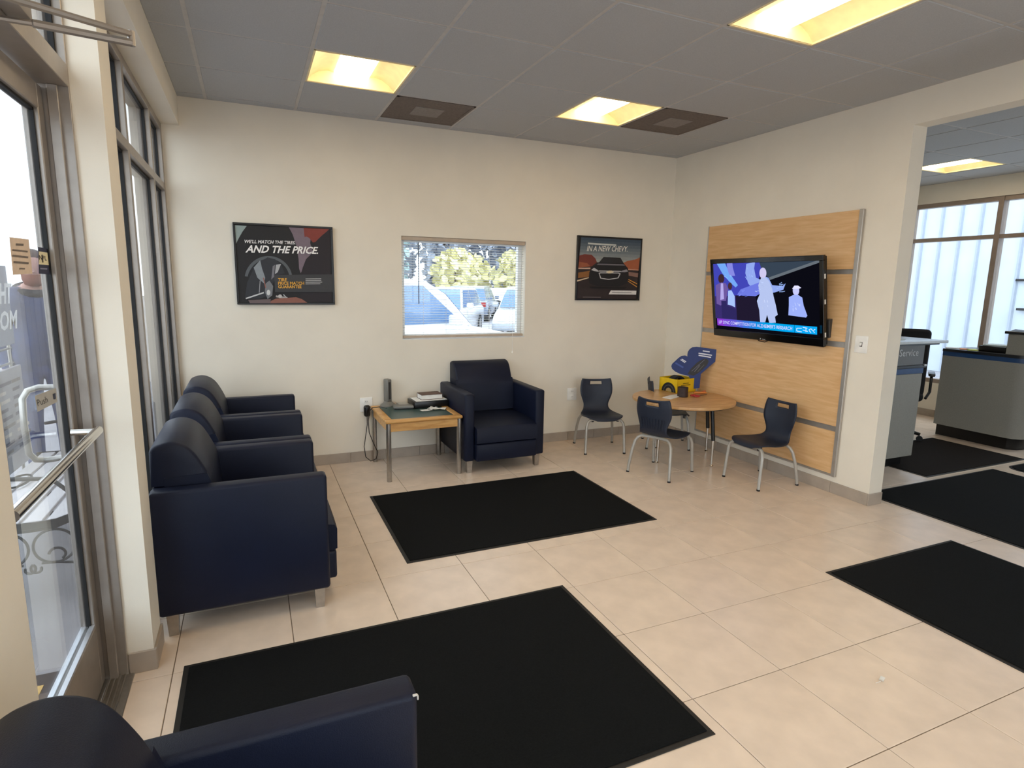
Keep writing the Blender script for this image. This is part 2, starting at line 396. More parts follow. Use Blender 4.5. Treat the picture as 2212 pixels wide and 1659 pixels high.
# ------------------------------------------------------------------ unseen storefront glazing, added behind the viewer to supply neutral daylight
w4 = struct(bpy.data.objects.new('added_window_4', None)); COL.objects.link(w4); MW[w4] = Matrix.Identity(4)
ys = [V0, -3.92, -2.95, V1]
for y in ys: box('mullion', M_ALU, w4, FX0, FX1, y - .025 if y > V0 else y, y + .025 if y < V1 else y, 0, VZ, .002, 1)
for a, b in zip(ys, ys[1:]):
    for z0, z1 in ((0, .13), (VZ - .05, VZ)): box('rail', M_ALU, w4, FX0, FX1, a + .025, b - .025, z0, z1, .002, 1)
    box('glass_pane', M_GLASS, w4, GX - .004, GX + .004, a + .025, b - .025, .13, VZ - .05)
w5 = struct(bpy.data.objects.new('added_window_5', None)); COL.objects.link(w5); MW[w5] = Matrix.Identity(4)
xs = [N0, -.27, .97, N1]
for x in xs: box('mullion', M_ALU, w5, x - .025 if x > N0 else x, x + .025 if x < N1 else x, YN - .12, YN - .01, .1, VZ, .002, 1)
for a, b in zip(xs, xs[1:]):
    box('rail', M_ALU, w5, a + .025, b - .025, YN - .12, YN - .01, VZ - .05, VZ, .002, 1)
    box('glass_pane', M_GLASS, w5, a + .025, b - .025, YN - .07, YN - .062, .1, VZ - .05)
# ------------------------------------------------------------------ door_1 : aluminium and glass entrance door with frame and transom light
d1 = struct(bpy.data.objects.new('door_1', None)); COL.objects.link(d1); MW[d1] = Matrix.Identity(4)
JY0, JY1 = NY, PY0                      # masonry opening in y
JW = .028
DX1, DX0 = -2.050, -2.095               # leaf thickness
for y0, y1 in ((JY1 - .012, JY1), (JY0, JY0 + .045)): box('door_jamb', M_ALU, d1, FX0, XG, y0, y1, 0, 2.625, .002, 1)
box('door_stop', M_ALU, d1, FX0 + .05, XG - .03, JY1 - .028, JY1 - .012, 0, 2.165, .002, 1)
box('door_head', M_ALU, d1, FX0, XG, JY0 + .045, JY1 - .012, 2.165, 2.235, .002, 1)
box('transom_head', M_ALU, d1, FX0, XG, JY0 + .045, JY1 - .012, 2.585, 2.625, .002, 1)
box('transom_pane', M_GLASS, d1, GX - .004, GX + .004, JY0 + .045, JY1 - .012, 2.235, 2.585)
g = MB(); ga, gb = JY0 + .045, JY1 - .012
for q in ((ga, ga + .014, 2.235, 2.585), (gb - .014, gb, 2.235, 2.585), (ga, gb, 2.235, 2.247), (ga, gb, 2.573, 2.585)): g.box(GX - .012, GX + .012, *q)
g.build('gasket', M_GASK, d1, smooth=0)
LY0, LY1 = JY0 + .05, JY1 - .017        # leaf
leaf = struct(bpy.data.objects.new('door_leaf', None)); COL.objects.link(leaf); leaf.parent = d1; MW[leaf] = Matrix.Identity(4); del leaf['kind']
SW = .056
for a, b in ((LY1 - SW, LY1), (LY0, LY0 + SW)): box('stile', M_ALU, leaf, DX0, DX1, a, b, .012, 2.155, .003, 1)
box('top_rail', M_ALU, leaf, DX0, DX1, LY0 + SW, LY1 - SW, 2.075, 2.155, .003, 1)
box('bottom_rail', M_ALU, leaf, DX0, DX1, LY0 + SW, LY1 - SW, .012, .262, .003, 1)
box('door_pane', M_DGLASS, leaf, -2.0755, -2.0695, LY0 + SW, LY1 - SW, .262, 2.075)
g = MB(); ga, gb = LY0 + SW, LY1 - SW
for q in ((ga, ga + .008, .262, 2.075), (gb - .008, gb, .262, 2.075), (ga, gb, 2.067, 2.075)): g.box(-2.079, -2.063, *q)
g.build('gasket', M_GASK, leaf, smooth=0)
for x0, x1 in ((-2.094, -2.0775), (-2.0675, DX1 - .001)): box('glazing_stop', M_STOP, leaf, x0, x1, ga, gb, .262, .272, .001, 1)
# push bar inside, pull loop outside
def lerp(a, b, t): return a + (b - a) * t
MB().tube([(-2.05, -.50, 1.015), (-1.985, -.50, 1.012)], .012).tube([(-1.975, -.485, 1.012), (-1.975, -1.33, 1.012)], .0155, 14).tube([(-2.05, -1.32, 1.015), (-1.985, -1.32, 1.012)], .012).build('push_bar', M_CHROME, leaf)
MB().tube([(-2.095, -.44, 1.165), (-2.14, -.445, 1.168), (-2.168, -.46, 1.16), (-2.18, -.475, 1.135), (-2.183, -.478, 1.05), (-2.18, -.475, .945), (-2.168, -.46, .918), (-2.14, -.445, .91), (-2.095, -.44, .913)], .0105, 12).build('pull_handle', M_STEEL, leaf)
MB().lathe([(.016, 0), (.016, .012), (.011, .014)], (0, 0, 0), 18).build('lock_cylinder', M_STEEL, leaf, local=Matrix.Translation((DX1, -.425, .945)) @ Matrix.Rotation(math.radians(90), 4, 'Y'))
# overhead closer with its two arms
box('closer_body', M_ALU, d1, XG, XG + .05, -1.22, -.95, 2.175, 2.232, .004, 2)
el = hit(284, 84, (-1.72, 0, 0), (1, 0, 0))
pa = hit(-40, -22, (-1.94, 0, 0), (1, 0, 0)); pb = hit(-60, 30, (-2.03, 0, 0), (1, 0, 0))
MB().tube([pa + Vector((-.02, 0, -.02)), pa, el + Vector((0, 0, .012))], .0085, 8).build('closer_arm', M_ALU, d1)
MB().tube([pb, lerp(pb, el, .34), lerp(pb, el, .35), el + Vector((0, 0, -.010))], [.0075, .0075, .0105, .0105], 8).tube([el + Vector((0, 0, -.018)), el + Vector((0, 0, .020))], .009, 10).build('closer_arm', M_ALU, d1)
# threshold
th = MB(); th.box(FX0 - .02, XG + .02, JY0 + .02, JY1, -.002, .006, .002, 1)
for k in range(4): th.box(-2.04 + k * .017, -2.032 + k * .017, JY0 + .02, JY1, .006, .011, .002, 1)
th.build('threshold', M_STEEL, d1)
# push label on the glass
P = Print((-2.069, 0, 0), (1, 0, 0))
P.poly([(75, 855), (121, 838), (124, 868), (81, 890)], flat(178, 174, 166)).text('Push', (82, 878), (104, 869), (79, 864), flat(30, 30, 30)).poly([(114, 851), (120, 849), (121, 861), (116, 863)], flat(40, 46, 72))
P.build('push_label', leaf)
# ceiling light troffers
M_PAN = pm('troffer_lamp_tint', rgb(250, 232, 184), .5)  # yellow of the lamp light put into the pan colour
M_BASK = em('lamp_diffuser', (1.0, .81, .54, 1), LAMP)
def troffer(c, r, n, label):
    x0, y0 = CX0 + c * T + .012, CY0 + r * T + .012; L = n * T - .024; W = T - .024
    t = thing('ceiling_light', label, 'ceiling light', (x0 + W / 2, y0 + L / 2, H), group='recessed ceiling lights')
    h, l = W / 2, L / 2
    f = MB()
    for q in ((-h, -h + .012, -l, l), (h - .012, h, -l, l), (-h, h, -l, -l + .012), (-h, h, l - .012, l)): f.box(*q, -.004, .012, .001, 1)
    f.build('frame', M_PAN, t)
    prof = [(-h + .01, 0), (-.25, .035), (-.20, .066), (-.15, .075), (-.115, .068)]
    for sgn in (-1, 1):
        rows = [[(sgn * -a, y, z + .004) for a, z in prof] for y in (-l + .014, l - .014)]
        MB().grid(rows).build('reflector', M_PAN, t)
    e = MB()
    for y in (-l + .012, l - .017): e.box(-h + .01, h - .01, y, y + .005, -.001, .105)
    e.box(-h + .01, h - .01, -l + .01, l - .01, .10, .106)
    e.build('housing', M_PAN, t)
    arc = [(.112 * math.cos(a), .072 - .058 * math.sin(a)) for a in [math.pi * k / 14 for k in range(15)]]
    rows = [[(a, y, z) for a, z in arc] for y in (-l + .035, -l / 3, l / 3, l - .035)]
    b = MB().grid(rows)
    for y in (-l + .035, l - .035): b.faces([(a, y, z) for a, z in arc], [list(range(15))])
    b.build('diffuser', M_BASK, t)
    return t
LB = {(1, 1): 'small square ceiling light nearest the window wall', (4, 1): 'small square ceiling light beside the right dark air vent', (11, 1): 'square ceiling light in the service room beyond the opening',
      (4, -3): 'long ceiling light at the top right of the waiting room'}
for c, r in LIGHT2: troffer(c, r, 1, LB[(c, r)])
for c, r in LIGHT4: troffer(c, r, 2, LB.get((c, r), 'long ceiling light in the unseen part of the ceiling'))
M_VENT = pm('dark_vent', rgb(112, 102, 96), .85, noise=(60, .15), bump=(200, .5))
for (c, r), lb in zip(VENT, ('dark perforated air vent beside the left square light', 'dark perforated air vent to the right of the right square light')):
    x0, y0 = CX0 + c * T + .012, CY0 + r * T + .012; W = T - .024
    t = thing('air_vent', lb, 'air vent', (x0 + W / 2, y0 + W / 2, H), group='ceiling air vents')
    box('vent_panel', M_VENT, t, -W / 2, W / 2, -W / 2, W / 2, -.004, .012, .003, 1)
    f = MB()
    for q in ((-W / 2, -W / 2 + .02, -W / 2, W / 2), (W / 2 - .02, W / 2, -W / 2, W / 2), (-W / 2, W / 2, -W / 2, -W / 2 + .02), (-W / 2, W / 2, W / 2 - .02, W / 2)): f.box(*q, -.006, .005, .001, 1)
    f.build('vent_frame', M_VENT, t)
    box('vent_core', pm('vent_core', rgb(140, 134, 130), .85, noise=(60, .1)), t, -.11, .11, -.11, .11, -.0075, -.003, .001, 1)
# ================================================================== SEATING
def armchair(label):
    """lounge chair, local: origin on the floor under its middle, faces +x"""
    t = thing('armchair', label, 'armchair', group='navy vinyl armchairs')
    D, Wd, A = .355, .3575, .083
    for sg in (-1, 1):
        y0, y1 = (Wd - A, Wd) if sg > 0 else (-Wd, -Wd + A)
        ar = MB().box(-D, D, y0, y1, .105, .665, .016, 3).build('arm', M_VINYL, t)
        sm = MB()                                              # top welt seams
        for y in (y0 + .006, y1 - .006): sm.tube([(-D + .02, y, .648), (D - .012, y, .648)], .0022, 6)
        sm.build('seam', M_VSEAM, ar)
    box('back_panel', M_VINYL, t, -D + .004, -D + .06, -Wd + A - .004, Wd - A + .004, .105, .66, .008, 2)
    box('seat_rail', M_VINYL, t, -D + .05, D + .042, -Wd + A + .002, Wd - A - .002, .108, .252, .014, 3)
    # seat cushion, crowned
    n = 12; hw = Wd - A - .003; bm = MB()
    def ztop(u, v): return .425 - .030 * (2 * u - 1) ** 2 * (1 if u > .5 else .4) - .012 * abs(2 * v - 1) ** 3
    x0, x1 = -.16, D + .036
    rows = []
    for i in range(n + 1):
        u = i / n; x = lerp(x0, x1, u)
        rows.append([(x, lerp(-hw, hw, k / n), ztop(u, k / n)) for k in range(n + 1)])
    # front roll-over
    rows.append([(x1 + .012, lerp(-hw, hw, k / n), ztop(1, k / n) - .022) for k in range(n + 1)])
    rows.append([(x1 + .010, lerp(-hw, hw, k / n), .262) for k in range(n + 1)])
    rows.append([(x1 - .01, lerp(-hw, hw, k / n), .256) for k in range(n + 1)])
    rows.append([(x0, lerp(-hw, hw, k / n), .256) for k in range(n + 1)])
    bm.grid(rows)
    side = [[r[0] for r in rows], [r[-1] for r in rows]]
    for sd in side: bm.faces(sd, [list(range(len(sd)))])
    bmesh.ops.remove_doubles(bm.bm, verts=bm.bm.verts, dist=1e-5); bmesh.ops.recalc_face_normals(bm.bm, faces=bm.bm.faces)
    bm.build('seat_cushion', M_VINYL, t, smooth=50)
    # back cushion: rounded roll above the arms, tucked between them below
    key = [(0, .815), (.008, .832), (.03, .846), (.07, .855), (.105, .850), (.14, .832), (.17, .80), (.195, .755), (.215, .71), (.228, .665)]
    prof = [(0, .665)]
    for i in range(len(key) - 1):
        p0, p1, p2, p3 = key[max(i - 1, 0)], key[i], key[i + 1], key[min(i + 2, len(key) - 1)]
        for k in range(3):
            u = k / 3; prof.append(tuple(.5 * (2 * p1[j] + (p2[j] - p0[j]) * u + (2 * p0[j] - 5 * p1[j] + 4 * p2[j] - p3[j]) * u * u + (3 * p1[j] - p0[j] - 3 * p2[j] + p3[j]) * u ** 3) for j in range(2)))
    prof.append(key[-1])
    hb = .266; rd = .016; up = MB(); rows = []
    for yy, ins in ((-hb, rd), (-hb + rd * .3, rd * .3), (-hb + rd, 0), (hb - rd, 0), (hb - rd * .3, rd * .3), (hb, rd)):
        cxm, czm = .10, .70
        rows.append([(-D + .002 + d + (0 if z < .67 else ins * (1 if d < .05 else -1) * min(1, abs(d - .09) / .09)), yy, z - (ins * max(0, 1 - abs(d - .08) / .14) if z > .67 else 0)) for d, z in prof])
    up.grid(rows)
    for r_ in (rows[0], rows[-1]): up.faces(r_, [list(range(len(r_)))])
    bmesh.ops.remove_doubles(up.bm, verts=up.bm.verts, dist=1e-6); bmesh.ops.recalc_face_normals(up.bm, faces=up.bm.faces)
    low = [(.05, .42), (.05, .70), (.2155, .705), (.2285, .665), (.237, .60), (.242, .52), (.244, .42)]
    up.prism([(-D + .002 + d, -Wd + A + .004, z) for d, z in low], (0, 2 * (Wd - A - .004), 0))
    up.build('backrest', M_VINYL, t, smooth=55)
    for sx in (-1, 1):
        for sy in (-1, 1):
            cx, cy = sx * (D - .048), sy * (Wd - .05); a, b = .024, .019
            v = [(cx + i * b, cy + j * b, 0) for i, j in ((-1, -1), (1, -1), (1, 1), (-1, 1))] + [(cx + i * a, cy + j * a, .106) for i, j in ((-1, -1), (1, -1), (1, 1), (-1, 1))]
            MB().faces(v, [(3, 2, 1, 0), (4, 5, 6, 7), (0, 1, 5, 4), (1, 2, 6, 5), (2, 3, 7, 6), (3, 0, 4, 7)]).build('leg', M_STEEL, t, smooth=0)
    return t
a0 = armchair('navy armchair nearest the door pier, first of the window row'); a0.location = (-1.535, .158, 0); MW[a0] = Matrix.Translation((-1.535, .158, 0))
def pose(x, y, rz): return Matrix.Translation((x, y, 0)) @ Matrix.Rotation(rz, 4, 'Z')
copy_tree(a0, pose(-1.535, .884, 0), 'middle navy armchair of the three in the window row')
copy_tree(a0, pose(-1.535, 1.61, 0), 'navy armchair at the far end of the window row, by the back wall')
copy_tree(a0, pose(.4315, 1.822, -math.pi / 2), 'navy armchair against the back wall between side table and small chairs')
a5 = copy_tree(a0, pose(-1.527, -2.066, 0), 'navy armchair at the bottom left corner, closest to the viewer, worn arm tip')
MB().box(.343, .3535, .2740, .280, .6585, .6625, .001, 1).box(.3525, .3558, .2745, .281, .648, .659, .001, 1).build('worn_spot', pm('worn_vinyl', rgb(206, 200, 192), .8), a5)
# ------------------------------------------------------------------ small school chairs
def kidchair(label):
    t = thing('school_chair', label, 'chair', group='small navy school chairs')
    pr = [(.188, .312, .085), (.189, .326, .118), (.172, .338, .152), (.125, .345, .180), (.045, .338, .190), (-.04, .335, .180), (-.10, .339, .160), (-.138, .352, .138), (-.160, .378, .124), (-.172, .415, .124), (-.180, .46, .140), (-.187, .51, .156), (-.194, .56, .160), (-.200, .61, .154), (-.205, .645, .140)]
    R = []
    for i in range(len(pr) - 1):
        for k in range(3):
            u = k / 3; p0 = pr[max(i - 1, 0)]; p1, p2 = pr[i], pr[i + 1]; p3 = pr[min(i + 2, len(pr) - 1)]
            R.append(tuple(.5 * ((2 * p1[j]) + (-p0[j] + p2[j]) * u + (2 * p0[j] - 5 * p1[j] + 4 * p2[j] - p3[j]) * u * u + (-p0[j] + 3 * p1[j] - 3 * p2[j] + p3[j]) * u ** 3) for j in range(3)))
    R.append(pr[-1]); N = 16
    bm = bmesh.new(); V = []
    for x, z, hw in R:
        row = []
        for k in range(N + 1):
            s = -1 + 2 * k / N; back = max(0, min(1, (z - .38) / .12)); seat = 1 - max(0, min(1, (z - .34) / .05))
            dx = .030 * s * s * back; dz = (.010 * abs(s) ** 2.5 * (1 if z > .62 else 0)) - .010 * (1 - s * s) * seat * (1 if x < .12 else .3)
            row.append(bm.verts.new((x + dx, s * hw, z + dz)))
        V.append(row)
    for i in range(len(R) - 1):
        for k in range(N):
            zc = (R[i][1] + R[i + 1][1]) / 2
            if .588 < zc < .618 and 5 <= k <= 10: continue
            bm.faces.new((V[i][k], V[i][k + 1], V[i + 1][k + 1], V[i + 1][k]))
    bmesh.ops.recalc_face_normals(bm, faces=bm.faces)
    me = bpy.data.meshes.new('seat_shell'); bm.to_mesh(me); bm.free(); me.materials.append(M_KID)
    for p in me.polygons: p.use_smooth = True
    o = bpy.data.objects.new('seat_shell', me); COL.objects.link(o); o.parent = t
    md = o.modifiers.new('thickness', 'SOLIDIFY'); md.thickness = .007; md.offset = 0
    rb = MB()
    for k in range(-4, 5): rb.tube([(-.176 - .004, k * .023, .40), (-.186 - .004, k * .027, .49)], [.0025, .004], 6)
    rb.build('back_ribs', M_KID, t)
    for sg in (-1, 1):
        MB().tube([(.192, sg * .186, .012), (.182, sg * .182, .14), (.172, sg * .178, .255), (.166, sg * .170, .288), (.160, sg * .152, .310), (.155, sg * .125, .318), (.152, 0, .318)], .0125, 10).build('leg', M_KIDLEG, t)
        MB().tube([(-.205, sg * .192, .012), (-.200, sg * .190, .06), (-.178, sg * .178, .19), (-.158, sg * .166, .265), (-.145, sg * .148, .300), (-.132, sg * .12, .318), (-.12, 0, .320)], .0125, 10).build('leg', M_KIDLEG, t)
        for x, y in ((.193, .186), (-.206, .193)): MB().lathe([(.013, 0), (.014, .004), (.012, .014)], (x, sg * y, 0), 14).build('glide', M_BLACKP, t)
        MB().box(.13, .165, sg * .12 - .012, sg * .12 + .012, .300, .330, .003, 1).build('bracket', M_BLACKP, t)
    return t
def kmat(front, back):
    (ax, ay), (bx, by) = front, back; return pose((ax + bx) / 2, (ay + by) / 2, math.atan2(ay - by, ax - bx))
k0 = kidchair('small navy school chair standing alone against the back wall')
m = kmat((1.490, 1.600), (1.579, 1.915)); k0.matrix_world = m; MW[k0] = m
copy_tree(k0, kmat((1.825, 1.03), (1.459, .880)), 'small navy school chair seen from behind in front of the round table')
copy_tree(k0, kmat((2.052, .475), (2.440, .470)), 'small navy school chair beside the wood panel, right of the round table')
copy_tree(k0, kmat((2.40, 1.555), (2.075, 1.745)), 'small navy school chair pushed under the round table, mostly hidden')
# ------------------------------------------------------------------ side table
SX0, SX1, SY0, SY1, SZ = -.558, .066, 1.495, 2.118, .492
st = thing('side_table', 'low wooden side table with green inset top and steel legs', 'table', ((SX0 + SX1) / 2, (SY0 + SY1) / 2, 0))
fr = .062
for q in ((SX0, SX1, SY0, SY0 + fr), (SX0, SX1, SY1 - fr, SY1), (SX0, SX0 + fr, SY0 + fr, SY1 - fr), (SX1 - fr, SX1, SY0 + fr, SY1 - fr)):
    box('top_border', M_OAK, st, *q, SZ - .026, SZ, .010, 3, world=True)
box('top_inset', pm('green_laminate', rgb(62, 84, 80), .3, noise=(30, .12)), st, SX0 + fr, SX1 - fr, SY0 + fr, SY1 - fr, SZ - .02, SZ - .003, world=True)
for q in ((SX0 + .03, SX1 - .03, SY0 + .016, SY0 + .034), (SX0 + .03, SX1 - .03, SY1 - .034, SY1 - .016), (SX0 + .016, SX0 + .034, SY0 + .03, SY1 - .03), (SX1 - .034, SX1 - .016, SY0 + .03, SY1 - .03)):
    box('apron', M_OAK, st, *q, SZ - .092, SZ - .026, .002, 1, world=True)
for x in (SX0 + .025, SX1 - .025):
    for y in (SY0 + .025, SY1 - .025):
        MB().lathe([(.0185, 0), (.0195, .004), (.0195, SZ - .026)], (x, y, 0), 20).build('leg', M_STEEL, st, world=True)
# things on the side table
TZ = SZ
p = PZ(838, 876, TZ - .002)
lp = thing('charging_stand', 'grey upright charging stand with a flared base on the side table', 'charger', (p.x, p.y, TZ - .003), .35)
M_GREY = pm('grey_plastic', rgb(128, 126, 120), .4, .2); M_DGREY = pm('dark_grey_plastic', rgb(58, 56, 54), .4)
MB().lathe([(.072, 0), (.072, .006), (.060, .016), (.040, .030), (.030, .042)], (0, 0, 0), 32, sy=.85).build('base', M_GREY, lp)
MB().box(-.026, .026, -.030, .030, .036, .235, .012, 3).build('column', M_GREY, lp)
MB().box(.0255, .0275, -.012, .012, .06, .21).box(-.010, .010, -.0315, -.0295, .06, .21).build('slot', M_DGREY, lp)
p = PZ(866, 882, TZ)
dv = thing('flat_reader', 'flat grey handset lying beside the charging stand', 'device', (p.x + .02, p.y, TZ), -.15)
MB().box(-.085, .085, -.05, .05, .006, .026, .006, 2).build('body', M_GREY, dv); MB().box(-.075, .075, -.045, .045, 0, .007).build('underside', M_BLACKP, dv)
p = PZ(860, 872, TZ)
mg = thing('paper_stack', 'loose grey and white papers behind the flat handset', 'papers', (-.292, 2.06, TZ), .0)
for k in range(4): MB().box(-.042, .042, -.05, .05, .001 + .004 * k, .004 + .004 * k, mat=Matrix.Rotation(.05 * k, 4, 'Z')).build('sheet', flat(205 - 8 * k, 200 - 8 * k, 192 - 9 * k), mg)
bx0 = thing('black_binder', 'black document case lying under the brown book on the side table', 'binder', (-.085, 1.985, TZ), .05)
MB().box(-.155, .155, -.105, .105, 0, .055, .006, 2).build('case', M_BLACKP, bx0); MB().box(-.135, .14, -.09, .09, .055, .060, .001, 1).build('pages', M_PAPER, bx0)
bk = thing('brown_book', 'thick brown book lying on top of the black document case', 'book', (-.07, 1.99, TZ + .060), .05)
MB().box(-.092, .092, -.062, .060, .004, .040).build('page_block', M_PAPER, bk)
MB().box(-.095, .095, -.065, .065, .040, .045, .001, 1).box(-.095, .095, -.065, .065, 0, .004, .001, 1).box(-.095, .095, .060, .065, 0, .045, .001, 1).build('cover', pm('brown_cover', rgb(92, 66, 56), .6), bk)
for k, (u, v, r, lb) in enumerate(((921, 886, .2, 'crumpled white paper note on the right of the side table'), (950, 884, -.5, 'folded white paper slip behind the crumpled note'), (934, 883, .9, 'small white card between the paper notes'))):
    p = PZ(u, v, TZ); q = thing('paper_note', lb, 'paper', (p.x, p.y, TZ - .003), r, 'paper notes on the side table')
    rows = [[(-.05 + .02 * i, -.03 + .02 * j, .004 + .008 * random.random() * (0.1 if k == 0 else 1.6)) for j in range(4)] for i in range(6)]
    MB().grid(rows).build('sheet', M_PAPER, q)
# power adapter and cord at the left outlet
def outlet(name, label, x, z, plate=(.053, .062), plug=True):
    t = thing(name, label, 'outlet', (x, YB, z)); a, b = plate
    box('cover_plate', M_WHITEP, t, -a, a, -.007, 0, -b, b, .003, 2)
    for s in (-1, 1):
        box('receptacle', M_WHITEP, t, -.017, .017, -.0095, -.006, s * .028 - .014, s * .028 + .014, .004, 2)
        MB().box(-.008, -.005, -.0100, -.009, s * .028 - .003, s * .028 + .006).box(.005, .008, -.0100, -.009, s * .028 - .003, s * .028 + .006).build('slot', M_BLACKP, t)
    return t
outlet('wall_outlet', 'white wall outlet left of the side table', -.590, .500)
outlet('wall_outlet', 'white wall outlet left of the lone school chair', 1.437, .470)
ad = thing('power_adapter', 'black oval power adapter plugged into the left wall outlet', 'adapter', (-.590, YB - .0095, .455))
MB().box(-.027, .027, -.045, 0, -.055, .045, .018, 3).build('adapter_body', M_BLACKP, ad)
z0 = .40
MB().tube([(-.590, YB - .03, z0 + .005), (-.59, YB - .03, .33), (-.605, YB - .04, .25), (-.625, YB - .05, .14), (-.615, YB - .06, .05), (-.575, YB - .07, .012), (-.53, YB - .08, .03), (-.515, YB - .085, .09), (-.55, YB - .08, .17), (-.585, YB - .08, .27), (-.592, YB - .1, .38), (-.588, YB - .14, .47), (-.57, YB - .19, .508), (-.52, YB - .24, .522), (-.47, YB - .28, .515)], .0035, 8).build('cord', M_BLACKP, ad, world=True)
# ------------------------------------------------------------------ round activity table
RC = (2.083, 1.252); RR = .452; RZ = .555
rt = thing('round_table', 'round maple activity table by the wood panel corner', 'table', (RC[0], RC[1], 0))
MB().lathe([(RR - .012, RZ - .028), (RR - .002, RZ - .024), (RR, RZ - .012), (RR - .003, RZ - .002), (RR - .010, RZ)], (0, 0, 0), 72).build('table_top', M_MAPLE2, rt, smooth=50)
MB().lathe([(RR - .02, RZ - .034), (RR - .02, RZ - .028)], (0, 0, 0), 72).build('underside', M_DGREY, rt)
for fx, fy in ((2.163, .925), (1.773, 1.175), (2.455, 1.318), (2.06, 1.575)):
    dx, dy = fx - RC[0], fy - RC[1]
    MB().tube([(dx, dy, .23), (dx * .9, dy * .9, RZ - .03)], .017, 14).build('leg', M_BLACKP, rt)
    MB().tube([(dx, dy, .012), (dx, dy, .25)], .0115, 12).lathe([(.016, 0), (.017, .006), (.010, .016)], (dx, dy, 0), 16).build('leg_extension', M_CHROME, rt)
# ------------------------------------------------------------------ tyre display box with header card
BF = Vector((2.165, 1.44, RZ)); ang = math.radians(9); bu = Vector((math.cos(ang), math.sin(ang), 0)); bv = Vector((-math.sin(ang), math.cos(ang), 0))
BW, BD, BH = .255, .225, .13
M_YEL = pm('yellow_card', rgb(236, 196, 20), .5); M_BLUE = pm('blue_card', rgb(20, 44, 108), .45)
db = thing('display_box', 'yellow counter display box with blue header card on the round table', 'display box', BF)
bm = MB(); th = .004
A, B, Cc, Dd = BF, BF + bu * BW, BF + bu * BW + bv * BD, BF + bv * BD
for p, q in ((A, B), (B, Cc), (Cc, Dd), (Dd, A)):
    n = Vector((-(q - p).y, (q - p).x, 0)).normalized() * th
    bm.prism([p, q, q + n, p + n], (0, 0, BH))
bm.prism([A, B, Cc, Dd], (0, 0, .004)); bm.build('carton', M_YEL, db, world=True)
P = Print(BF - bu * .0005, bu)            # tyre picture on the left face
def fp(a, z): return BF + bv * a + Vector((0, 0, z))
def pxof(p):
    q = RM.transposed() @ (p - CAM); return (1106 + F * q.x / q.y, 829.5 - F * q.z / q.y)
for r, mm in ((.088, flat(34, 34, 36)), (.066, flat(92, 92, 92)), (.058, flat(30, 30, 32)), (.036, flat(176, 150, 96))):
    P.poly([pxof(fp(.105 + r * math.cos(a), .003 + r * math.sin(a))) for a in [math.pi * k / 18 for k in range(19)]], mm)
P.build('tyre_print', db)
P = Print(BF - bv * .0005, bv)
def fq(a, z): return BF + bu * a + Vector((0, 0, z))
for x0, x1, z in ((.075, .155, .085), (.05, .18, .068)): P.poly([pxof(fq(x0, z)), pxof(fq(x1, z)), pxof(fq(x1, z + .007)), pxof(fq(x0, z + .007))], flat(84, 74, 20))
P.build('box_marks', db)
HA, HB = Vector((2.505, 1.40, 0)), Vector((2.05, 1.70, 0)); hn = Vector((-(HB - HA).y, (HB - HA).x, 0)).normalized()
hp = [(1548, 755), (1545, 781), (1514, 808), (1511, 838), (1497, 840), (1488, 812), (1470, 808), (1459, 803), (1452, 797), (1450, 791), (1452, 786), (1466, 773), (1472, 769), (1480, 768), (1485, 770), (1485, 765), (1486, 760), (1490, 754), (1496, 750), (1505, 749)]
card = [hit(u, v, HA, hn) for u, v in hp]
MB().prism(card, hn * (-.006 if hn.dot(CAM - HA) > 0 else .006)).build('header_card', M_BLUE, db, world=True, smooth=0)
P = Print(HA, hn)
P.poly([(1485, 808), (1492, 797), (1506, 783), (1520, 775), (1527, 775), (1531, 780), (1528, 788), (1518, 798), (1508, 806), (1498, 812)], flat(52, 52, 54))
P.line((1500, 803), (1512, 789), 1.6, flat(110, 110, 112)).line((1507, 803), (1521, 788), 1.2, flat(96, 98, 92)).line((1494, 802), (1522, 777), .9, flat(120, 122, 140))
for a, b, wd in (((1518, 758), (1533, 760), 2.4), ((1509, 763), (1538, 767.5), 2.6), ((1509, 767.5), (1536, 772), 2.6), ((1470, 777), (1480, 783.5), 2), ((1472.5, 775.5), (1482, 781.5), 2)): P.line(a, b, wd, flat(226, 228, 238))
P.line((1459, 784), (1476, 794), 3.5, flat(70, 90, 160)).build('card_print', db)
# tyre slices sitting in the box
sl = thing('tyre_sample', 'black rubber tyre sample resting in the yellow display box', 'tyre sample', (BF + bu * .12 + bv * .12 + Vector((0, 0, .004))))
arc = [(.085 * math.cos(a), .0, .06 + .085 * math.sin(a)) for a in [math.pi * (.06 + .88 * k / 12) for k in range(13)]]
pts = [Vector((x, -.04, z)) for x, y, z in arc] + [Vector((x * .72, -.04, .06 + (z - .06) * .72)) for x, y, z in arc[::-1]]
MB().prism(pts, (0, .08, 0), .004, 1).box(-.088, .088, -.045, .045, 0, .07, .004, 1).build('tread', pm('tyre_rubber', rgb(28, 28, 29), .75, bump=(120, .8)), sl)
p = PZ(1479, 858, RZ)
cp = thing('brown_cup', 'dark brown ribbed pot standing in front of the yellow box', 'pot', (p.x, p.y + .03, RZ))
MB().lathe([(.044, 0), (.048, .004), (.047, .03), (.046, .06), (.048, .086), (.044, .090), (.041, .086), (.040, .012)], (0, 0, 0), 28).build('pot_body', pm('brown_pot', rgb(56, 40, 36), .55, noise=(30, .25)), cp)
p = PZ(1452, 858, RZ)
nb = thing('open_magazine', 'open white magazine on the round table left of the brown pot', 'magazine', (p.x + .03, p.y, RZ), .35)
MB().prism([(-.13, -.04, 0), (.0, -.03, .002), (.13, -.02, 0), (.13, .055, .0), (0, .05, .006), (-.13, .05, .002)], (0, 0, .004)).build('pages', M_PAPER, nb, smooth=0)
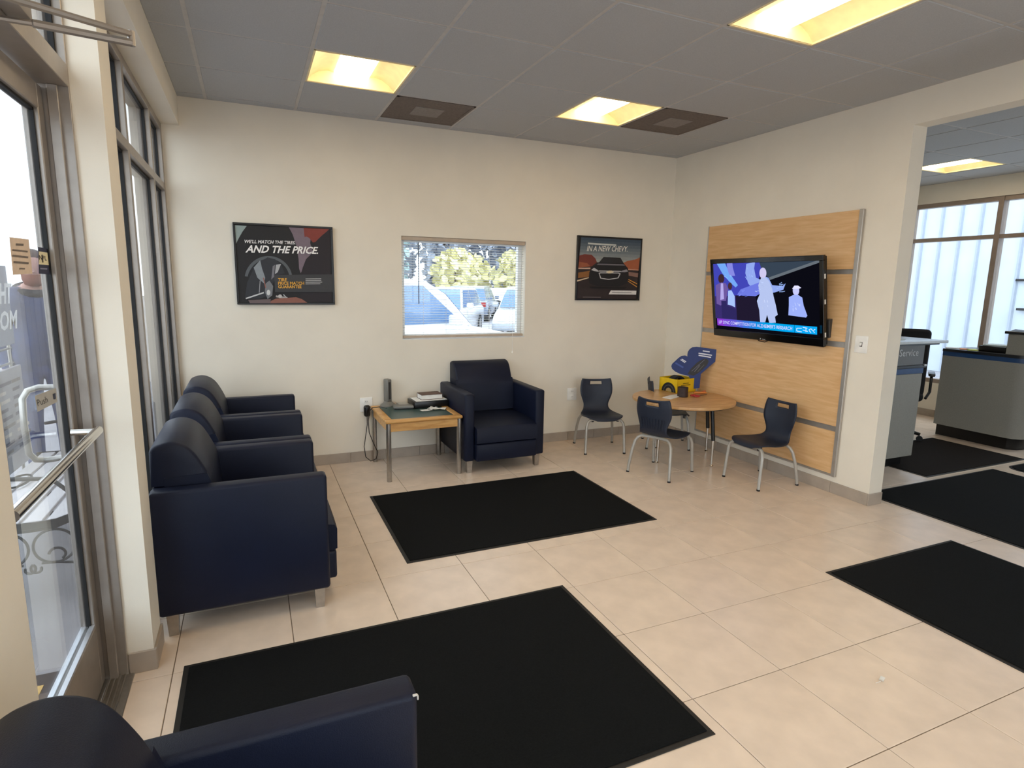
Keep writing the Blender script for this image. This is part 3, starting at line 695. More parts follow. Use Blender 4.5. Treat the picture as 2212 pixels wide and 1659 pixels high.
for k, (u, v, c, r, lb) in enumerate(((1505, 856, (196, 60, 66), .1, 'red plastic scissors handle on the round table'), (1512, 851, (226, 138, 62), -.3, 'orange marker leaning beside the yellow box'), (1520, 849, (208, 104, 74), .5, 'coral marker lying behind the red scissors'))):
    p = PZ(u, v, RZ); q = thing('marker' if k else 'scissors', lb, 'marker' if k else 'scissors', (min(p.x, 2.42), p.y, RZ), r)
    mm = pm('craft_%d' % k, rgb(*c), .4)
    if k: MB().tube([(-.06, 0, .012), (.05, 0, .012)], .009, 10).tube([(.05, 0, .012), (.065, 0, .012)], .006, 8).build('barrel', mm, q)
    else:
        for s in (-1, 1): MB().tube([(.03 * math.cos(a) - .02, s * .022 + .018 * math.sin(a), .008) for a in [2 * math.pi * i / 16 for i in range(16)]], .0055, 8, True).build('handle', mm, q)
        MB().prism([(.01, -.006, .004), (.13, -.001, .004), (.13, .001, .004), (.01, .006, .004)], (0, 0, .004)).build('blade', M_DGREY, q)
# ================================================================== WOOD PANEL, TELEVISION, WALL THINGS
PXF = XR - .018
wp = thing('wall_panel', 'maple wood wall panel of four boards with aluminium strips', 'wall panel', (XR, .82, .13))
yA, yB = .062, 1.585
zs = [(.150, .478), (.520, 1.118), (1.160, 1.655), (1.690, 2.106)]
for z0, z1 in zs: box('board', M_MAPLE, wp, PXF, XR - .002, yA, yB, z0, z1, .0015, 1, world=True)
M_STRIP = pm('satin_aluminium_strip', rgb(182, 176, 168), .35, .6)
for (a, b), (c, d) in zip(zs, zs[1:]): box('aluminium_strip', M_STRIP, wp, XR - .008, XR - .002, yA, yB, b, c, world=True)
box('edge_trim', M_STRIP, wp, XR - .026, XR - .001, yA - .034, yA, .133, 2.108, .003, 1, world=True)
box('edge_trim', M_STRIP, wp, XR - .022, XR - .001, yB, yB + .010, .133, 2.108, .002, 1, world=True)
box('bottom_trim', M_STRIP, wp, XR - .022, XR - .001, yA, yB, .133, .150, .002, 1, world=True)
# television, tilted down on its bracket
tc = Vector((2.40, .744, 1.450)); yaw, tilt, TWd, THt = .0434, .1667, 1.115, .686
n = Vector((-math.cos(yaw) * math.cos(tilt), -math.sin(yaw) * math.cos(tilt), -math.sin(tilt)))
r = Vector((math.sin(yaw), -math.cos(yaw), 0)); up = r.cross(n) * -1
if up.z < 0: up = -up
tm = Matrix(((r.x, -n.x, up.x, tc.x), (r.y, -n.y, up.y, tc.y), (r.z, -n.z, up.z, tc.z), (0, 0, 0, 1)))
tv = thing('television', 'black flat television on the wood panel showing a performance', 'television', mat=tm)
h, v = TWd / 2, THt / 2
M_GLOSSB = pm('gloss_black_bezel', rgb(10, 10, 12), .12, spec=.6)
for q in ((-h, h, v - .040, v), (-h, h, -v, -v + .062), (-h, -h + .034, -v + .062, v - .040), (h - .034, h, -v + .062, v - .040)):
    box('bezel', M_GLOSSB, tv, q[0], q[1], 0, .03, q[2], q[3], .003, 1)
box('screen', pm('screen_black', rgb(7, 7, 10), .15), tv, -h + .03, h - .03, .006, .03, -v + .058, v - .036)
box('back_cover', M_BLACKP, tv, -h + .01, h - .01, .028, .060, -v + .01, v - .01, .006, 2)
box('bracket', M_IRON, tv, -.2, .2, .060, .085, -.16, .12, .004, 1)
for z in (.17, -.02, -.27): box('side_label', M_WHITEP, tv, h - .004, h + .001, .012, .026, z, z + .035)
box('input_panel', M_DGREY, tv, h - .03, h + .004, .058, .10, -v + .06, -v + .20, .003, 1)
MB().tube([tc + r * -.13 - up * (v - .01) - n * .05, tc + r * -.09 - up * (v + .02) - n * .05, tc + r * -.03 - up * (v + .026) - n * .05, tc + r * .05 - up * (v - .01) - n * .05], .004, 8).build('cable', M_BLACKP, tv, world=True)
# picture on the screen (flat, glowing)
def E(r_, g_, b_, k=.9): return em('tv_%d_%d_%d' % (r_, g_, b_), rgb(r_, g_, b_), k)
P = Print(tc + n * -.0056, n)
P.poly([(1539.5, 569), (1772, 562), (1775, 728), (1546, 711)], E(10, 10, 18))
P.poly([(1539.5, 569), (1650, 565), (1640, 600), (1632, 640), (1589, 638), (1543, 640)], E(62, 66, 172))
P.poly([(1640, 566), (1772, 562), (1769, 564), (1662, 601), (1648, 590)], E(52, 64, 78)).line((1662, 602), (1770, 564), 6, E(96, 104, 112))
P.poly([(1589, 638), (1632, 642), (1640, 670), (1643, 697), (1592, 692)], E(30, 24, 44))
P.poly([(1543, 640), (1589, 638), (1592, 692), (1546, 687)], E(54, 44, 104))
P.poly([(1548, 569), (1566, 568), (1571, 580), (1583, 600), (1594, 616), (1589, 621), (1577, 610), (1568, 600), (1560, 590)], E(110, 160, 232))
P.poly([(1570, 569), (1582, 568), (1583, 578), (1588, 596), (1576, 596), (1571, 580)], E(128, 130, 214))
P.poly([(1612, 570), (1631, 566), (1629, 580), (1633, 600), (1645, 605), (1650, 596), (1660, 600), (1668, 616), (1690, 618), (1697, 612), (1692, 626), (1672, 632), (1650, 634), (1630, 630), (1616, 612), (1610, 590)], E(138, 160, 226))
P.poly([(1600, 625), (1640, 610), (1650, 630), (1632, 640), (1592, 637)], E(104, 116, 214))
P.oval(1648, 590, 7.5, 12, E(196, 190, 226))
P.poly([(1644, 600), (1655, 600), (1662, 608), (1668, 624), (1671, 640), (1676, 660), (1680, 680), (1674, 684), (1676, 697), (1662, 698), (1657, 680), (1653, 696), (1642, 696), (1640, 670), (1635, 650), (1641, 636), (1638, 616)], E(172, 186, 226))
P.oval(1719.5, 628, 7, 10, E(188, 192, 238)).poly([(1711, 624), (1716, 617), (1724, 617), (1731, 622), (1724, 624)], E(216, 216, 250))
P.poly([(1704, 642), (1714, 637), (1724, 637), (1733, 643), (1736, 660), (1744, 682), (1741, 686), (1703, 681), (1704, 660)], E(150, 168, 236))
P.oval(1558, 602, 6.5, 10, E(58, 38, 46)).poly([(1546, 616), (1558, 610), (1568, 612), (1573, 624), (1568, 650), (1557, 660), (1548, 656)], E(104, 84, 150)).poly([(1557, 612), (1562, 612), (1564, 646), (1556, 648)], E(170, 160, 220))
P.oval(1577, 618, 4.5, 8, E(66, 44, 54)).poly([(1573, 628), (1580, 627), (1587, 640), (1588, 664), (1580, 660), (1572, 658)], E(160, 186, 236))
P.poly([(1558, 650), (1568, 650), (1570, 660), (1590, 668), (1592, 690), (1560, 687)], E(44, 38, 90))
rs = random.Random(3)
for k in range(46):
    cx, cy, a_, ln, cc = rs.choice(((1618, 590, 1.35, 9, (150, 178, 236)), (1640, 620, .5, 9, (176, 192, 234)), (1684, 620, -.25, 8, (150, 178, 230)), (1572, 592, .95, 9, (136, 178, 236)), (1656, 660, 1.4, 8, (196, 206, 238)), (1720, 662, 1.4, 7, (186, 198, 246)), (1606, 628, -.35, 9, (112, 126, 220))))
    x, y = cx + rs.uniform(-9, 9), cy + rs.uniform(-12, 12); an = a_ + rs.uniform(-.35, .35); L_ = ln * rs.uniform(.4, 1)
    dlt = rs.randint(-18, 14); P.line((x - L_ * math.cos(an) / 2, y - L_ * math.sin(an) / 2), (x + L_ * math.cos(an) / 2, y + L_ * math.sin(an) / 2), rs.uniform(.7, 1.5), E(*[max(0, min(255, q + dlt)) for q in cc]))
for k in range(12):
    a, b = k / 12, (k + 1) / 12 + .002
    c0 = (lerp(132, 0, min(1, a * 1.7)), lerp(56, 158, min(1, a * 1.6)), lerp(198, 232, a))
    P.poly([(lerp(1549, 1715.5, a), lerp(687.5, 702, a)), (lerp(1549, 1715.5, b), lerp(687.5, 702, b)), (lerp(1550, 1716, b), lerp(702.5, 718.5, b)), (lerp(1550, 1716, a), lerp(702.5, 718.5, a))], E(int(c0[0]), int(c0[1]), int(c0[2])))
P.poly([(1716.5, 702.2), (1765, 706), (1765, 723), (1717, 718.6)], E(8, 160, 232))
P.text('LIP SYNC COMPETITION FOR ALZHEIMER\'S RESEARCH', (1553, 698.5), (1711, 713.8), (1553, 691.5), E(206, 204, 246), 0, .01)
for a, b in (((1721, 709), (1732, 709)), ((1721, 715), (1732, 717)), ((1721, 709), (1721, 715)), ((1734, 707), (1744, 709)), ((1734, 713), (1745, 716)), ((1741, 708), (1741, 717)), ((1747, 713), (1752, 710)), ((1752, 710), (1756, 715)), ((1756, 715), (1761, 711)), ((1748, 714), (1752, 719)), ((1757, 716), (1760, 719))): P.line(a, b, 1.6, E(198, 222, 250))
P.build('screen_picture', tv)
P = Print(tc, n); P.line((1641.5, 731.5), (1643.5, 731.7), 2.4, flat(170, 170, 170)).line((1646, 732.5), (1653, 733.5), 1.8, flat(150, 150, 150)).build('maker_mark', tv)
# light switch
sw = thing('light_switch', 'white light switch plate right of the wood panel', 'light switch', (XR, -.052, 1.156))
box('cover_plate', M_WHITEP, sw, -.007, 0, -.049, .049, -.062, .062, .003, 2); box('toggle', M_WHITEP, sw, -.018, -.006, -.006, .006, -.010, .014, .002, 1)
box('toggle_slot', M_DGREY, sw, -.0078, -.006, -.010, .010, -.016, .016)
# ------------------------------------------------------------------ posters
M_FRB = pm('black_poster_frame', rgb(16, 15, 16), .35)
def poster(label, x0, x1, z0, z1):
    t = thing('framed_poster', label, 'poster', ((x0 + x1) / 2, YB, z0))
    y = YB - .026
    for q in ((x0, x1, z1 - .016, z1), (x0, x1, z0, z0 + .016), (x0, x0 + .016, z0 + .016, z1 - .016), (x1 - .016, x1, z0 + .016, z1 - .016)): box('frame_rail', M_FRB, t, q[0], q[1], y, YB, q[2], q[3], .002, 1, world=True)
    box('backing', flat(20, 18, 20), t, x0 + .014, x1 - .014, YB - .018, YB - .002, z0 + .014, z1 - .014, world=True)
    return t
t = poster('framed black tyre price poster left of the blind window', -1.551, -.824, 1.354, 1.970)
P = Print((0, YB - .0182, 0), (0, 1, 0))
P.poly([(507, 487), (714, 495), (716, 653), (517, 655)], flat(26, 24, 26))
P.poly([(506.5, 486.5), (533, 488), (524, 500), (516, 514), (509, 528)], flat(150, 164, 160))
P.poly([(624, 491), (668, 493), (672, 510), (670, 525), (676, 545), (668, 553), (661, 560), (654, 578), (650, 592), (646, 580), (645, 560), (640, 530), (632, 506)], flat(122, 106, 116))
P.poly([(656, 492), (712, 494), (706, 500), (694, 512), (684, 522), (676, 524), (668, 514), (662, 511), (658, 512), (657, 505)], flat(132, 56, 46))
P.poly([(712, 495), (716, 652), (650, 651), (648, 592), (656, 580), (662, 560), (676, 548), (680, 524), (694, 510)], flat(34, 27, 33))
P.oval(580, 605, 52, 52, flat(88, 92, 96), n=40, rot=.25, t0=math.pi * .97, t1=math.pi * 1.93).oval(580, 607, 46, 48, flat(26, 28, 32), n=40, rot=.25, t0=math.pi * .98, t1=math.pi * 1.9)
P.poly([(529, 645), (534, 610), (548, 580), (560, 566), (578, 556), (594, 560), (606, 570), (615, 590), (600, 594), (590, 612), (575, 640), (560, 646)], flat(44, 46, 52))
P.poly([(548, 578), (562, 562), (566, 580), (573, 600), (570, 612), (556, 600)], flat(140, 146, 150)).poly([(596, 572), (607, 570), (600, 588), (594, 592)], flat(176, 176, 178)).poly([(589, 575), (594, 572), (592, 598), (586, 604)], flat(120, 118, 124))
P.line((531, 645), (570, 632), 3, flat(196, 196, 196)).line((562, 606), (560, 632), 1.6, flat(160, 160, 164)).poly([(574, 612), (582, 606), (590, 618), (588, 638), (578, 646), (572, 630)], flat(120, 122, 126)).oval(580, 632, 4, 6, flat(210, 210, 208))
P.line((596, 640), (621, 644), 4, flat(170, 164, 160)).oval(605, 640, 4, 4, flat(196, 192, 188)).line((612, 636), (621, 645), 2, flat(180, 180, 180)).line((569, 600), (574, 622), 2.2, flat(150, 100, 90))
P.poly([(585, 650), (596, 645), (625, 643), (640, 642), (652, 646), (664, 654), (584, 655)], flat(142, 92, 78)).poly([(536, 648), (585, 646), (584, 655), (540, 655)], flat(108, 92, 92))
P.poly([(592, 594), (718, 592.5), (719.5, 631), (594, 631)], flat(58, 58, 60))
P.text("WE'LL MATCH THE TIRES.", (528.5, 525), (638, 528), (528, 517.5), flat(238, 234, 232), .25, .022)
P.text('AND THE PRICE.', (530, 545.5), (687, 549), (531, 529), flat(246, 242, 238), .25, .028)
for k, s_ in enumerate(('TIRE', 'PRICE MATCH', 'GUARANTEE')):
    y = 607.5 + k * 7.6; wd = (19, 56.5, 51)[k]; P.text(s_, (600.5 + .3 * k, y), (600.5 + wd, y), (600.5, y - 6.6), flat(232, 172, 60), 0, .022)
for k, wd in enumerate((34, 34, 36, 32)): P.line((660, 602.5 + k * 3.6), (660 + wd, 602.2 + k * 3.6), 1.7, flat(164, 162, 160))
P.build('poster_print', t)
t = poster('framed poster of a black car on a desert road, in the right corner', 1.434, 2.178, 1.400, 2.014)
P = Print((0, YB - .0182, 0), (0, 1, 0))
q0 = ((1255.5, 512), (1386, 519), (1373, 646), (1243, 645))
def pq(a, b):
    t_ = (lerp(q0[0][0], q0[1][0], a), lerp(q0[0][1], q0[1][1], a)); u_ = (lerp(q0[3][0], q0[2][0], a), lerp(q0[3][1], q0[2][1], a)); return (lerp(t_[0], u_[0], b), lerp(t_[1], u_[1], b))
for k in range(8):
    c = k / 7; P.poly([pq(0, k * .05), pq(1, k * .05), pq(1, k * .05 + .052), pq(0, k * .05 + .052)], flat(int(lerp(58, 156, c)), int(lerp(74, 160, c)), int(lerp(90, 156, c))))
P.poly([pq(0, .40), pq(1, .40), pq(1, 1), pq(0, 1)], flat(44, 33, 33))
P.poly([pq(0, .30), pq(.08, .275), pq(.2, .28), pq(.27, .34), pq(.30, .40), pq(.22, .47), pq(0, .50)], flat(116, 52, 40)).poly([pq(0, .40), pq(.14, .42), pq(.2, .47), pq(0, .50)], flat(150, 84, 54))
P.poly([pq(.73, .40), pq(.80, .36), pq(.93, .33), pq(1, .29), pq(1, .50), pq(.76, .49)], flat(166, 92, 58))
P.poly([pq(0, .50), pq(.2, .49), pq(.2, .515), pq(0, .52)], flat(206, 170, 150)).poly([pq(.78, .49), pq(1, .50), pq(1, .515), pq(.78, .51)], flat(206, 150, 124))
P.poly([pq(0, .58), pq(.2, .54), pq(.2, .64), pq(0, .67)], flat(140, 92, 44)).poly([pq(.8, .54), pq(1, .56), pq(1, .63), pq(.8, .60)], flat(138, 104, 92))
P.poly([pq(0, .70), pq(.2, .645), pq(.2, .66), pq(0, .725)], flat(214, 190, 160)).poly([pq(.84, .66), pq(1, .735), pq(1, .75), pq(.84, .672)], flat(216, 148, 58)).poly([pq(.84, .69), pq(1, .785), pq(1, .80), pq(.84, .70)], flat(216, 148, 58))
K = flat(18, 18, 22); CH = flat(190, 188, 190)
P.poly([pq(.19, .56), pq(.24, .48), pq(.32, .42), pq(.40, .31), pq(.68, .31), pq(.75, .41), pq(.82, .48), pq(.84, .56), pq(.85, .66), pq(.83, .74), pq(.70, .79), pq(.34, .79), pq(.21, .75), pq(.19, .68)], K)
P.poly([pq(.34, .40), pq(.41, .325), pq(.67, .325), pq(.73, .40)], flat(34, 34, 38)).poly([pq(.32, .42), pq(.74, .415), pq(.77, .44), pq(.30, .445)], flat(108, 104, 110))
P.poly([pq(.215, .53), pq(.26, .49), pq(.33, .53), pq(.34, .555), pq(.27, .545)], CH).poly([pq(.70, .55), pq(.72, .53), pq(.80, .50), pq(.83, .535), pq(.78, .55)], flat(150, 148, 154))
P.poly([pq(.34, .535), pq(.71, .53), pq(.71, .545), pq(.34, .55)], CH)
P.poly([pq(.345, .575), pq(.37, .565), pq(.68, .56), pq(.71, .575), pq(.68, .655), pq(.52, .685), pq(.38, .665)], CH).poly([pq(.36, .585), pq(.38, .578), pq(.67, .573), pq(.69, .585), pq(.665, .645), pq(.52, .67), pq(.395, .655)], flat(20, 18, 20))
P.poly([pq(.475, .545), pq(.50, .545), pq(.505, .532), pq(.56, .530), pq(.565, .543), pq(.59, .542), pq(.585, .563), pq(.56, .563), pq(.555, .575), pq(.50, .577), pq(.495, .565), pq(.47, .567)], flat(222, 204, 170))
P.poly([pq(.21, .80), pq(.84, .80), pq(.80, .83), pq(.24, .83)], flat(12, 11, 12)).poly([pq(.545, .925), pq(.575, .858), pq(1, .858), pq(1, .925)], flat(226, 222, 218))
P.line(pq(.60, .893), pq(.92, .893), 1.2, flat(90, 84, 84)).line(pq(.12, .975), pq(.42, .975), 1, flat(126, 116, 116))
P.line(pq(.122, .098), pq(.59, .105), 3.6, flat(196, 200, 196)).text('IN A NEW CHEVY.', pq(.115, .225), pq(.79, .205), pq(.105, .135), flat(228, 226, 216), .3, .012)
P.build('poster_print', t)
# ------------------------------------------------------------------ venetian blind
bl = thing('window_blind', 'open white venetian blind hanging in the back window', 'blind', ((WX0 + WX1) / 2, YB, WZ0))
M_SLAT = pm('blind_slat', rgb(232, 232, 230), .45)
by = YB + .032; bx0_, bx1_ = WX0 + .008, WX1 - .008
M_RAIL = pm('blind_rail', rgb(190, 172, 152), .5)
box('headrail', M_RAIL, bl, bx0_ - .004, bx1_ + .004, by - .022, by + .016, WZ1 - .034, WZ1 - .001, .003, 1, world=True)
box('bottom_rail', M_RAIL, bl, bx0_, bx1_, by - .013, by + .013, WZ0 + .012, WZ0 + .034, .003, 1, world=True)
slat = None; zt = WZ1 - .046; k = 0
while zt > WZ0 + .042:
    if slat is None:
        rows = [[(x, -.0125, -.0012), (x, -.006, .0006), (x, 0, .0012), (x, .006, .0006), (x, .0125, -.0012)] for x in (bx0_, bx1_)]
        b_ = MB().grid(rows); b_.grid([[(x, y, z - .0007) for x, y, z in r_] for r_ in rows])
        slat = b_.build('slat', M_SLAT, bl, local=Matrix.Identity(4)); sl0 = slat
        slat.matrix_basis = Matrix.Translation(Vector((0, by, zt)) - Vector(((WX0 + WX1) / 2, YB, WZ0))) @ Matrix.Rotation(math.radians(-5), 4, 'X')
        for vv in slat.data.vertices: pass
    else:
        o = bpy.data.objects.new('slat', slat.data); COL.objects.link(o); o.parent = bl
        o.matrix_basis = Matrix.Translation(Vector((0, by, zt)) - Vector(((WX0 + WX1) / 2, YB, WZ0))) @ Matrix.Rotation(math.radians(-5), 4, 'X')
    zt -= .0222
for c in bl.children:
    if c.name.startswith('slat'): c.location.x = 0
for vv in slat.data.vertices: vv.co.x -= 0
for vv in slat.data.vertices: vv.co.x -= (WX0 + WX1) / 2
for c in bl.children:
    if c.name.startswith('slat'): c.location.x = 0
for f_ in (.16, .34, .52, .70, .88): MB().tube([(lerp(bx0_, bx1_, f_), by - .014, WZ1 - .03), (lerp(bx0_, bx1_, f_), by - .014, WZ0 + .03)], .0012, 5).build('ladder_cord', M_SLAT, bl, world=True)
MB().tube([(-.115, by - .026, WZ1 - .05), (-.115, by - .026, 1.36)], .004, 8).build('tilt_wand', pm('wand_grey', rgb(70, 78, 92), .4), bl, world=True)
MB().tube([(.776, YB - .006, WZ1 - .04), (.776, YB - .006, .92)], .0016, 6).lathe([(.003, 0), (.007, .003), (.005, .022), (.002, .026)], (.776, YB - .008, .90), 12).build('lift_cord', M_WHITEP, bl, world=True)
# ------------------------------------------------------------------ floor mats
def mat(name, label, x0, x1, y0, y1, m=M_MAT, rad=0, z=0.0):
    t = thing(name, label, 'mat', ((x0 + x1) / 2, (y0 + y1) / 2, z), group='dark entrance mats')
    a, b = (x1 - x0) / 2, (y1 - y0) / 2
    def ring(i, r_):
        if not r_: return [(-a + i, -b + i, 0), (a - i, -b + i, 0), (a - i, b - i, 0), (-a + i, b - i, 0)]
        out = []
        for cx, cy, s in ((a - r_, b - r_, 0), (-a + r_, b - r_, 90), (-a + r_, -b + r_, 180), (a - r_, -b + r_, 270)):
            for k in range(7): an = math.radians(s + 15 * k); out.append((cx + (r_ - i) * math.cos(an), cy + (r_ - i) * math.sin(an), 0))
        return out
    MB().prism(ring(0, rad), (0, 0, .0035), .001, 1).build('rubber_border', M_MATB, t, smooth=0)
    MB().prism([(x, y, .003) for x, y, _ in ring(.02, rad)], (0, 0, .0055), .002, 1).build('pile', m, t, smooth=0)
    return t
mat('floor_mat', 'black floor mat in front of the side table and armchair', -.738, .963, .114, 1.239)
mat('floor_mat', 'black floor mat inside the entrance door, nearest the viewer', -1.782, -.049, -1.540, -.423)
mat('floor_mat', 'black floor mat at the right edge, outside the service opening', 1.370, 2.490, -2.55, -.843)
mat('floor_mat', 'black floor mat lying across the service room opening', 2.775, 4.47, -1.9, -.045)
mat('floor_mat', 'brownish black mat in front of the service desk', 3.66, 5.12, .015, .86, M_MATBR)
mat('floor_mat', 'black mat with rounded corner at the far right edge', 4.62, 6.0, -1.1, -.05, M_MAT, .12)
# small litter on the floor
p = PZ(1905, 1468, 0)
lt = thing('paper_scrap', 'tiny scrap of litter on the bare tile at the lower right', 'litter', (p.x, p.y, 0), .4)
MB().grid([[(-.02 + .01 * i, -.008 + .008 * j, .001 + .006 * random.random()) for j in range(3)] for i in range(5)]).build('scrap', M_PAPER, lt)
MB().tube([(-.045, .012, .002), (-.02, 0, .003)], .0012, 5).build('straw', M_PAPER, lt)
# ================================================================== SERVICE ROOM
M_LAM = pm('grey_laminate', rgb(150, 147, 138), .5, noise=(120, .06)); M_LAMD = pm('dark_grey_laminate', rgb(112, 112, 112), .5, noise=(120, .06))
M_BSTR = pm('blue_stripe', rgb(34, 70, 118), .4); M_TOPB = pm('black_counter', rgb(28, 29, 33), .3)
pd = thing('service_podium', 'grey service podium with blue stripe just inside the opening', 'podium', (3.45, .53, 0))
py = .30
box('plinth', M_BLACKP, pd, 3.05, 3.82, py + .05, .78, 0, .09, world=True)
box('body', M_LAM, pd, 3.02, 3.885, py, .82, .09, .835, .004, 1, world=True)
box('blue_band', M_BSTR, pd, 3.018, 3.888, py - .003, .82, .835, .885, .002, 1, world=True)
box('shelf_edge', M_TOPB, pd, 3.0, 3.91, py - .012, .83, .885, .91, .003, 1, world=True)
box('sign_box', M_LAMD, pd, 3.02, 3.875, py, .60, .91, 1.085, .003, 1, world=True)
box('counter_top', pm('pale_counter', rgb(206, 210, 210), .25), pd, 2.95, 4.09, py - .06, .70, 1.10, 1.122, .004, 2, world=True)
box('counter_underlay', M_TOPB, pd, 3.0, 4.02, py - .03, .68, 1.085, 1.10, .002, 1, world=True)
box('corner_cap', M_STEEL, pd, 3.868, 3.90, py - .02, py + .01, .90, .915, .002, 1, world=True)
P = Print((0, py, 0), (0, 1, 0)); P.k = 3
A = PY(1942, 770.5, py); B = PY(1983, 766, py); hgt = .060
P.text3('Service', Vector((A.x, py - .003, A.z)), Vector((B.x - A.x, 0, 0)), Vector((0, 0, hgt)), flat(206, 208, 208), 0, .0)
P.build('lettering', pd)
for k, (x, y, r_, c, lb) in enumerate(((3.55, .45, .1, (236, 238, 236), 'white sheet of paper on the service podium'), (3.28, .40, -.2, (214, 222, 206), 'pale folder on the service podium near the wall edge'))):
    q = thing('paper_sheet', lb, 'paper', (x, y, 1.122), r_); MB().box(-.14, .14, -.10, .10, 0, .006, .001, 1).build('sheet', flat(*c), q)
# service desk, wide grey front with rounded end
dk = thing('service_desk', 'wide grey service desk with blue band and black top', 'desk', (5.5, .0, 0))
dx = 5.29
fp_ = [(dx, .965), (dx, .30), (dx + .018, .235), (dx + .07, .19), (dx + .14, .175), (5.95, .175), (5.95, .40), (dx + .50, .40), (dx + .50, .965)]
def pl(z): return [(x, y, z) for x, y in fp_]
cx_, cy_ = 5.6, .45
MB().prism([(x + (.06 if x < 5.5 else 0), y + (.05 if y < .3 else 0), 0) for x, y in fp_], (0, 0, .125)).build('plinth', M_BLACKP, dk, world=True, smooth=40)
MB().prism(pl(.125), (0, 0, .745)).build('front_panel', M_LAM, dk, world=True, smooth=40)
MB().prism([(x - (.003 if x < 5.4 else 0), y - (.003 if y < .25 else 0), .87) for x, y in fp_], (0, 0, .045)).build('blue_band', M_BSTR, dk, world=True, smooth=40)
MB().prism([(x - (.012 if x < 5.4 else 0), y - (.012 if y < .25 else 0), .915) for x, y in fp_], (0, 0, .028)).build('counter_top', M_TOPB, dk, world=True, smooth=40)
hu = thing('desk_hutch', 'grey raised hutch with dark top at the right end of the service desk', 'hutch', (5.6, .2, .943))
box('hutch_body', M_LAM, hu, 5.31, 5.62, .178, .405, .943, 1.145, .003, 1, world=True); box('hutch_top', M_TOPB, hu, 5.28, 5.65, .165, .425, 1.145, 1.17, .003, 1, world=True)
for k, (u, v_, c, sz, lb) in enumerate(((2075, 757, (232, 150, 92), (.06, .04), 'orange sticky note pad on the service desk'), (2092, 759, (206, 214, 84), (.07, .045), 'yellow-green sticky note pad on the service desk'), (2050, 753, (236, 236, 236), (.07, .06), 'white form at the left end of the service desk'))):
    p = PX(u, v_, 5.34); q = thing('note_pad' if k < 2 else 'paper_form', lb, 'paper', (5.40, p.y, .943), .6); MB().box(-sz[0], sz[0], -sz[1], sz[1], 0, .008, .001, 1).build('sheet', flat(*c), q)
p = PX(2125, 755, 5.4); q = thing('file_tray', 'black file tray with papers beside the desk hutch', 'tray', (5.50, .565, .943))
MB().box(-.12, .12, -.12, .12, 0, .06, .008, 2).build('tray', M_BLACKP, q); MB().box(-.10, .10, -.10, .10, .06, .072, .001, 1, mat=Matrix.Rotation(.1, 4, 'Z')).build('papers', flat(196, 206, 204), q)
q = thing('desk_telephone', 'dark desk telephone standing on the hutch at the photo edge', 'telephone', (5.45, .235, 1.17)); MB().box(-.08, .08, -.05, .045, 0, .035, .01, 2).build('phone_base', M_BLACKP, q); MB().box(-.025, .025, -.05, .05, .035, .065, .01, 2).build('handset', M_BLACKP, q)
q = thing('open_booklet', 'thin open booklet lying on the hutch top', 'booklet', (5.40, .37, 1.17), .2); MB().prism([(-.07, -.04, .001), (.07, -.045, .006), (.07, .045, .012), (-.07, .04, .002)], (0, 0, .003)).build('pages', flat(90, 98, 110), q, smooth=0)
# office chair behind the podium
oc = thing('office_chair', 'black high-back office chair behind the service podium', 'chair', (4.76, 1.085, 0), math.radians(212))
M_FAB = pm('black_fabric', rgb(24, 23, 24), .9, bump=(300, .5))
MB().box(.11, .20, -.25, .25, .50, 1.19, .075, 4, mat=Matrix.Rotation(math.radians(8), 4, 'Y') @ Matrix.Translation((-.08, 0, 0))).build('backrest', M_FAB, oc, smooth=60)
MB().box(-.26, .22, -.25, .25, .43, .52, .04, 4).build('seat', M_FAB, oc, smooth=60)
for s in (-1, 1): MB().tube([(.12, s * .27, .46), (.05, s * .30, .52), (.02, s * .30, .66), (.04, s * .30, .69)], .014, 8).box(-.14, .10, s * .30 - .03, s * .30 + .03, .685, .715, .01, 2).build('armrest', M_BLACKP, oc)
MB().tube([(0, 0, .10), (0, 0, .44)], .028, 14).build('gas_post', M_BLACKP, oc)
for k in range(5):
    a = 2 * math.pi * k / 5; o = MB().tube([(0, 0, .115), (.28 * math.cos(a), .28 * math.sin(a), .075)], [.026, .017], 8).build('base_arm', M_BLACKP, oc)
    MB().tube([(.28 * math.cos(a) - .012, .28 * math.sin(a), .03), (.28 * math.cos(a) + .012, .28 * math.sin(a), .03)], .03, 14).build('caster', M_BLACKP, oc)
# ================================================================== OUTSIDE
GZ = -.03
struct(MB().box(-14, XG - .13, -14, 60, GZ - .1, GZ).build('ground_walk', M_CONC, None, smooth=0))
struct(MB().box(XG - .13, 60, YB + TH, 70, GZ - .1, GZ - .005).build('ground_parking', M_ASPH, None, smooth=0))
struct(MB().box(XF + .15, 60, -30, YB + TH, GZ - .1, GZ - .004).build('ground_side', pm('pale_bounce_ground', rgb(214, 214, 212), .9, noise=(2, .1)), None, smooth=0))  # ground made pale to bounce daylight up to the service room ceiling
struct(MB().box(XG - .13, 60, -40, YN - .15, GZ - .1, GZ - .006).build('ground_front', M_CONC, None, smooth=0))
struct(MB().box(-60, -14, -14, 60, GZ - .12, GZ - .02).build('ground_lot', M_ASPH, None, smooth=0))
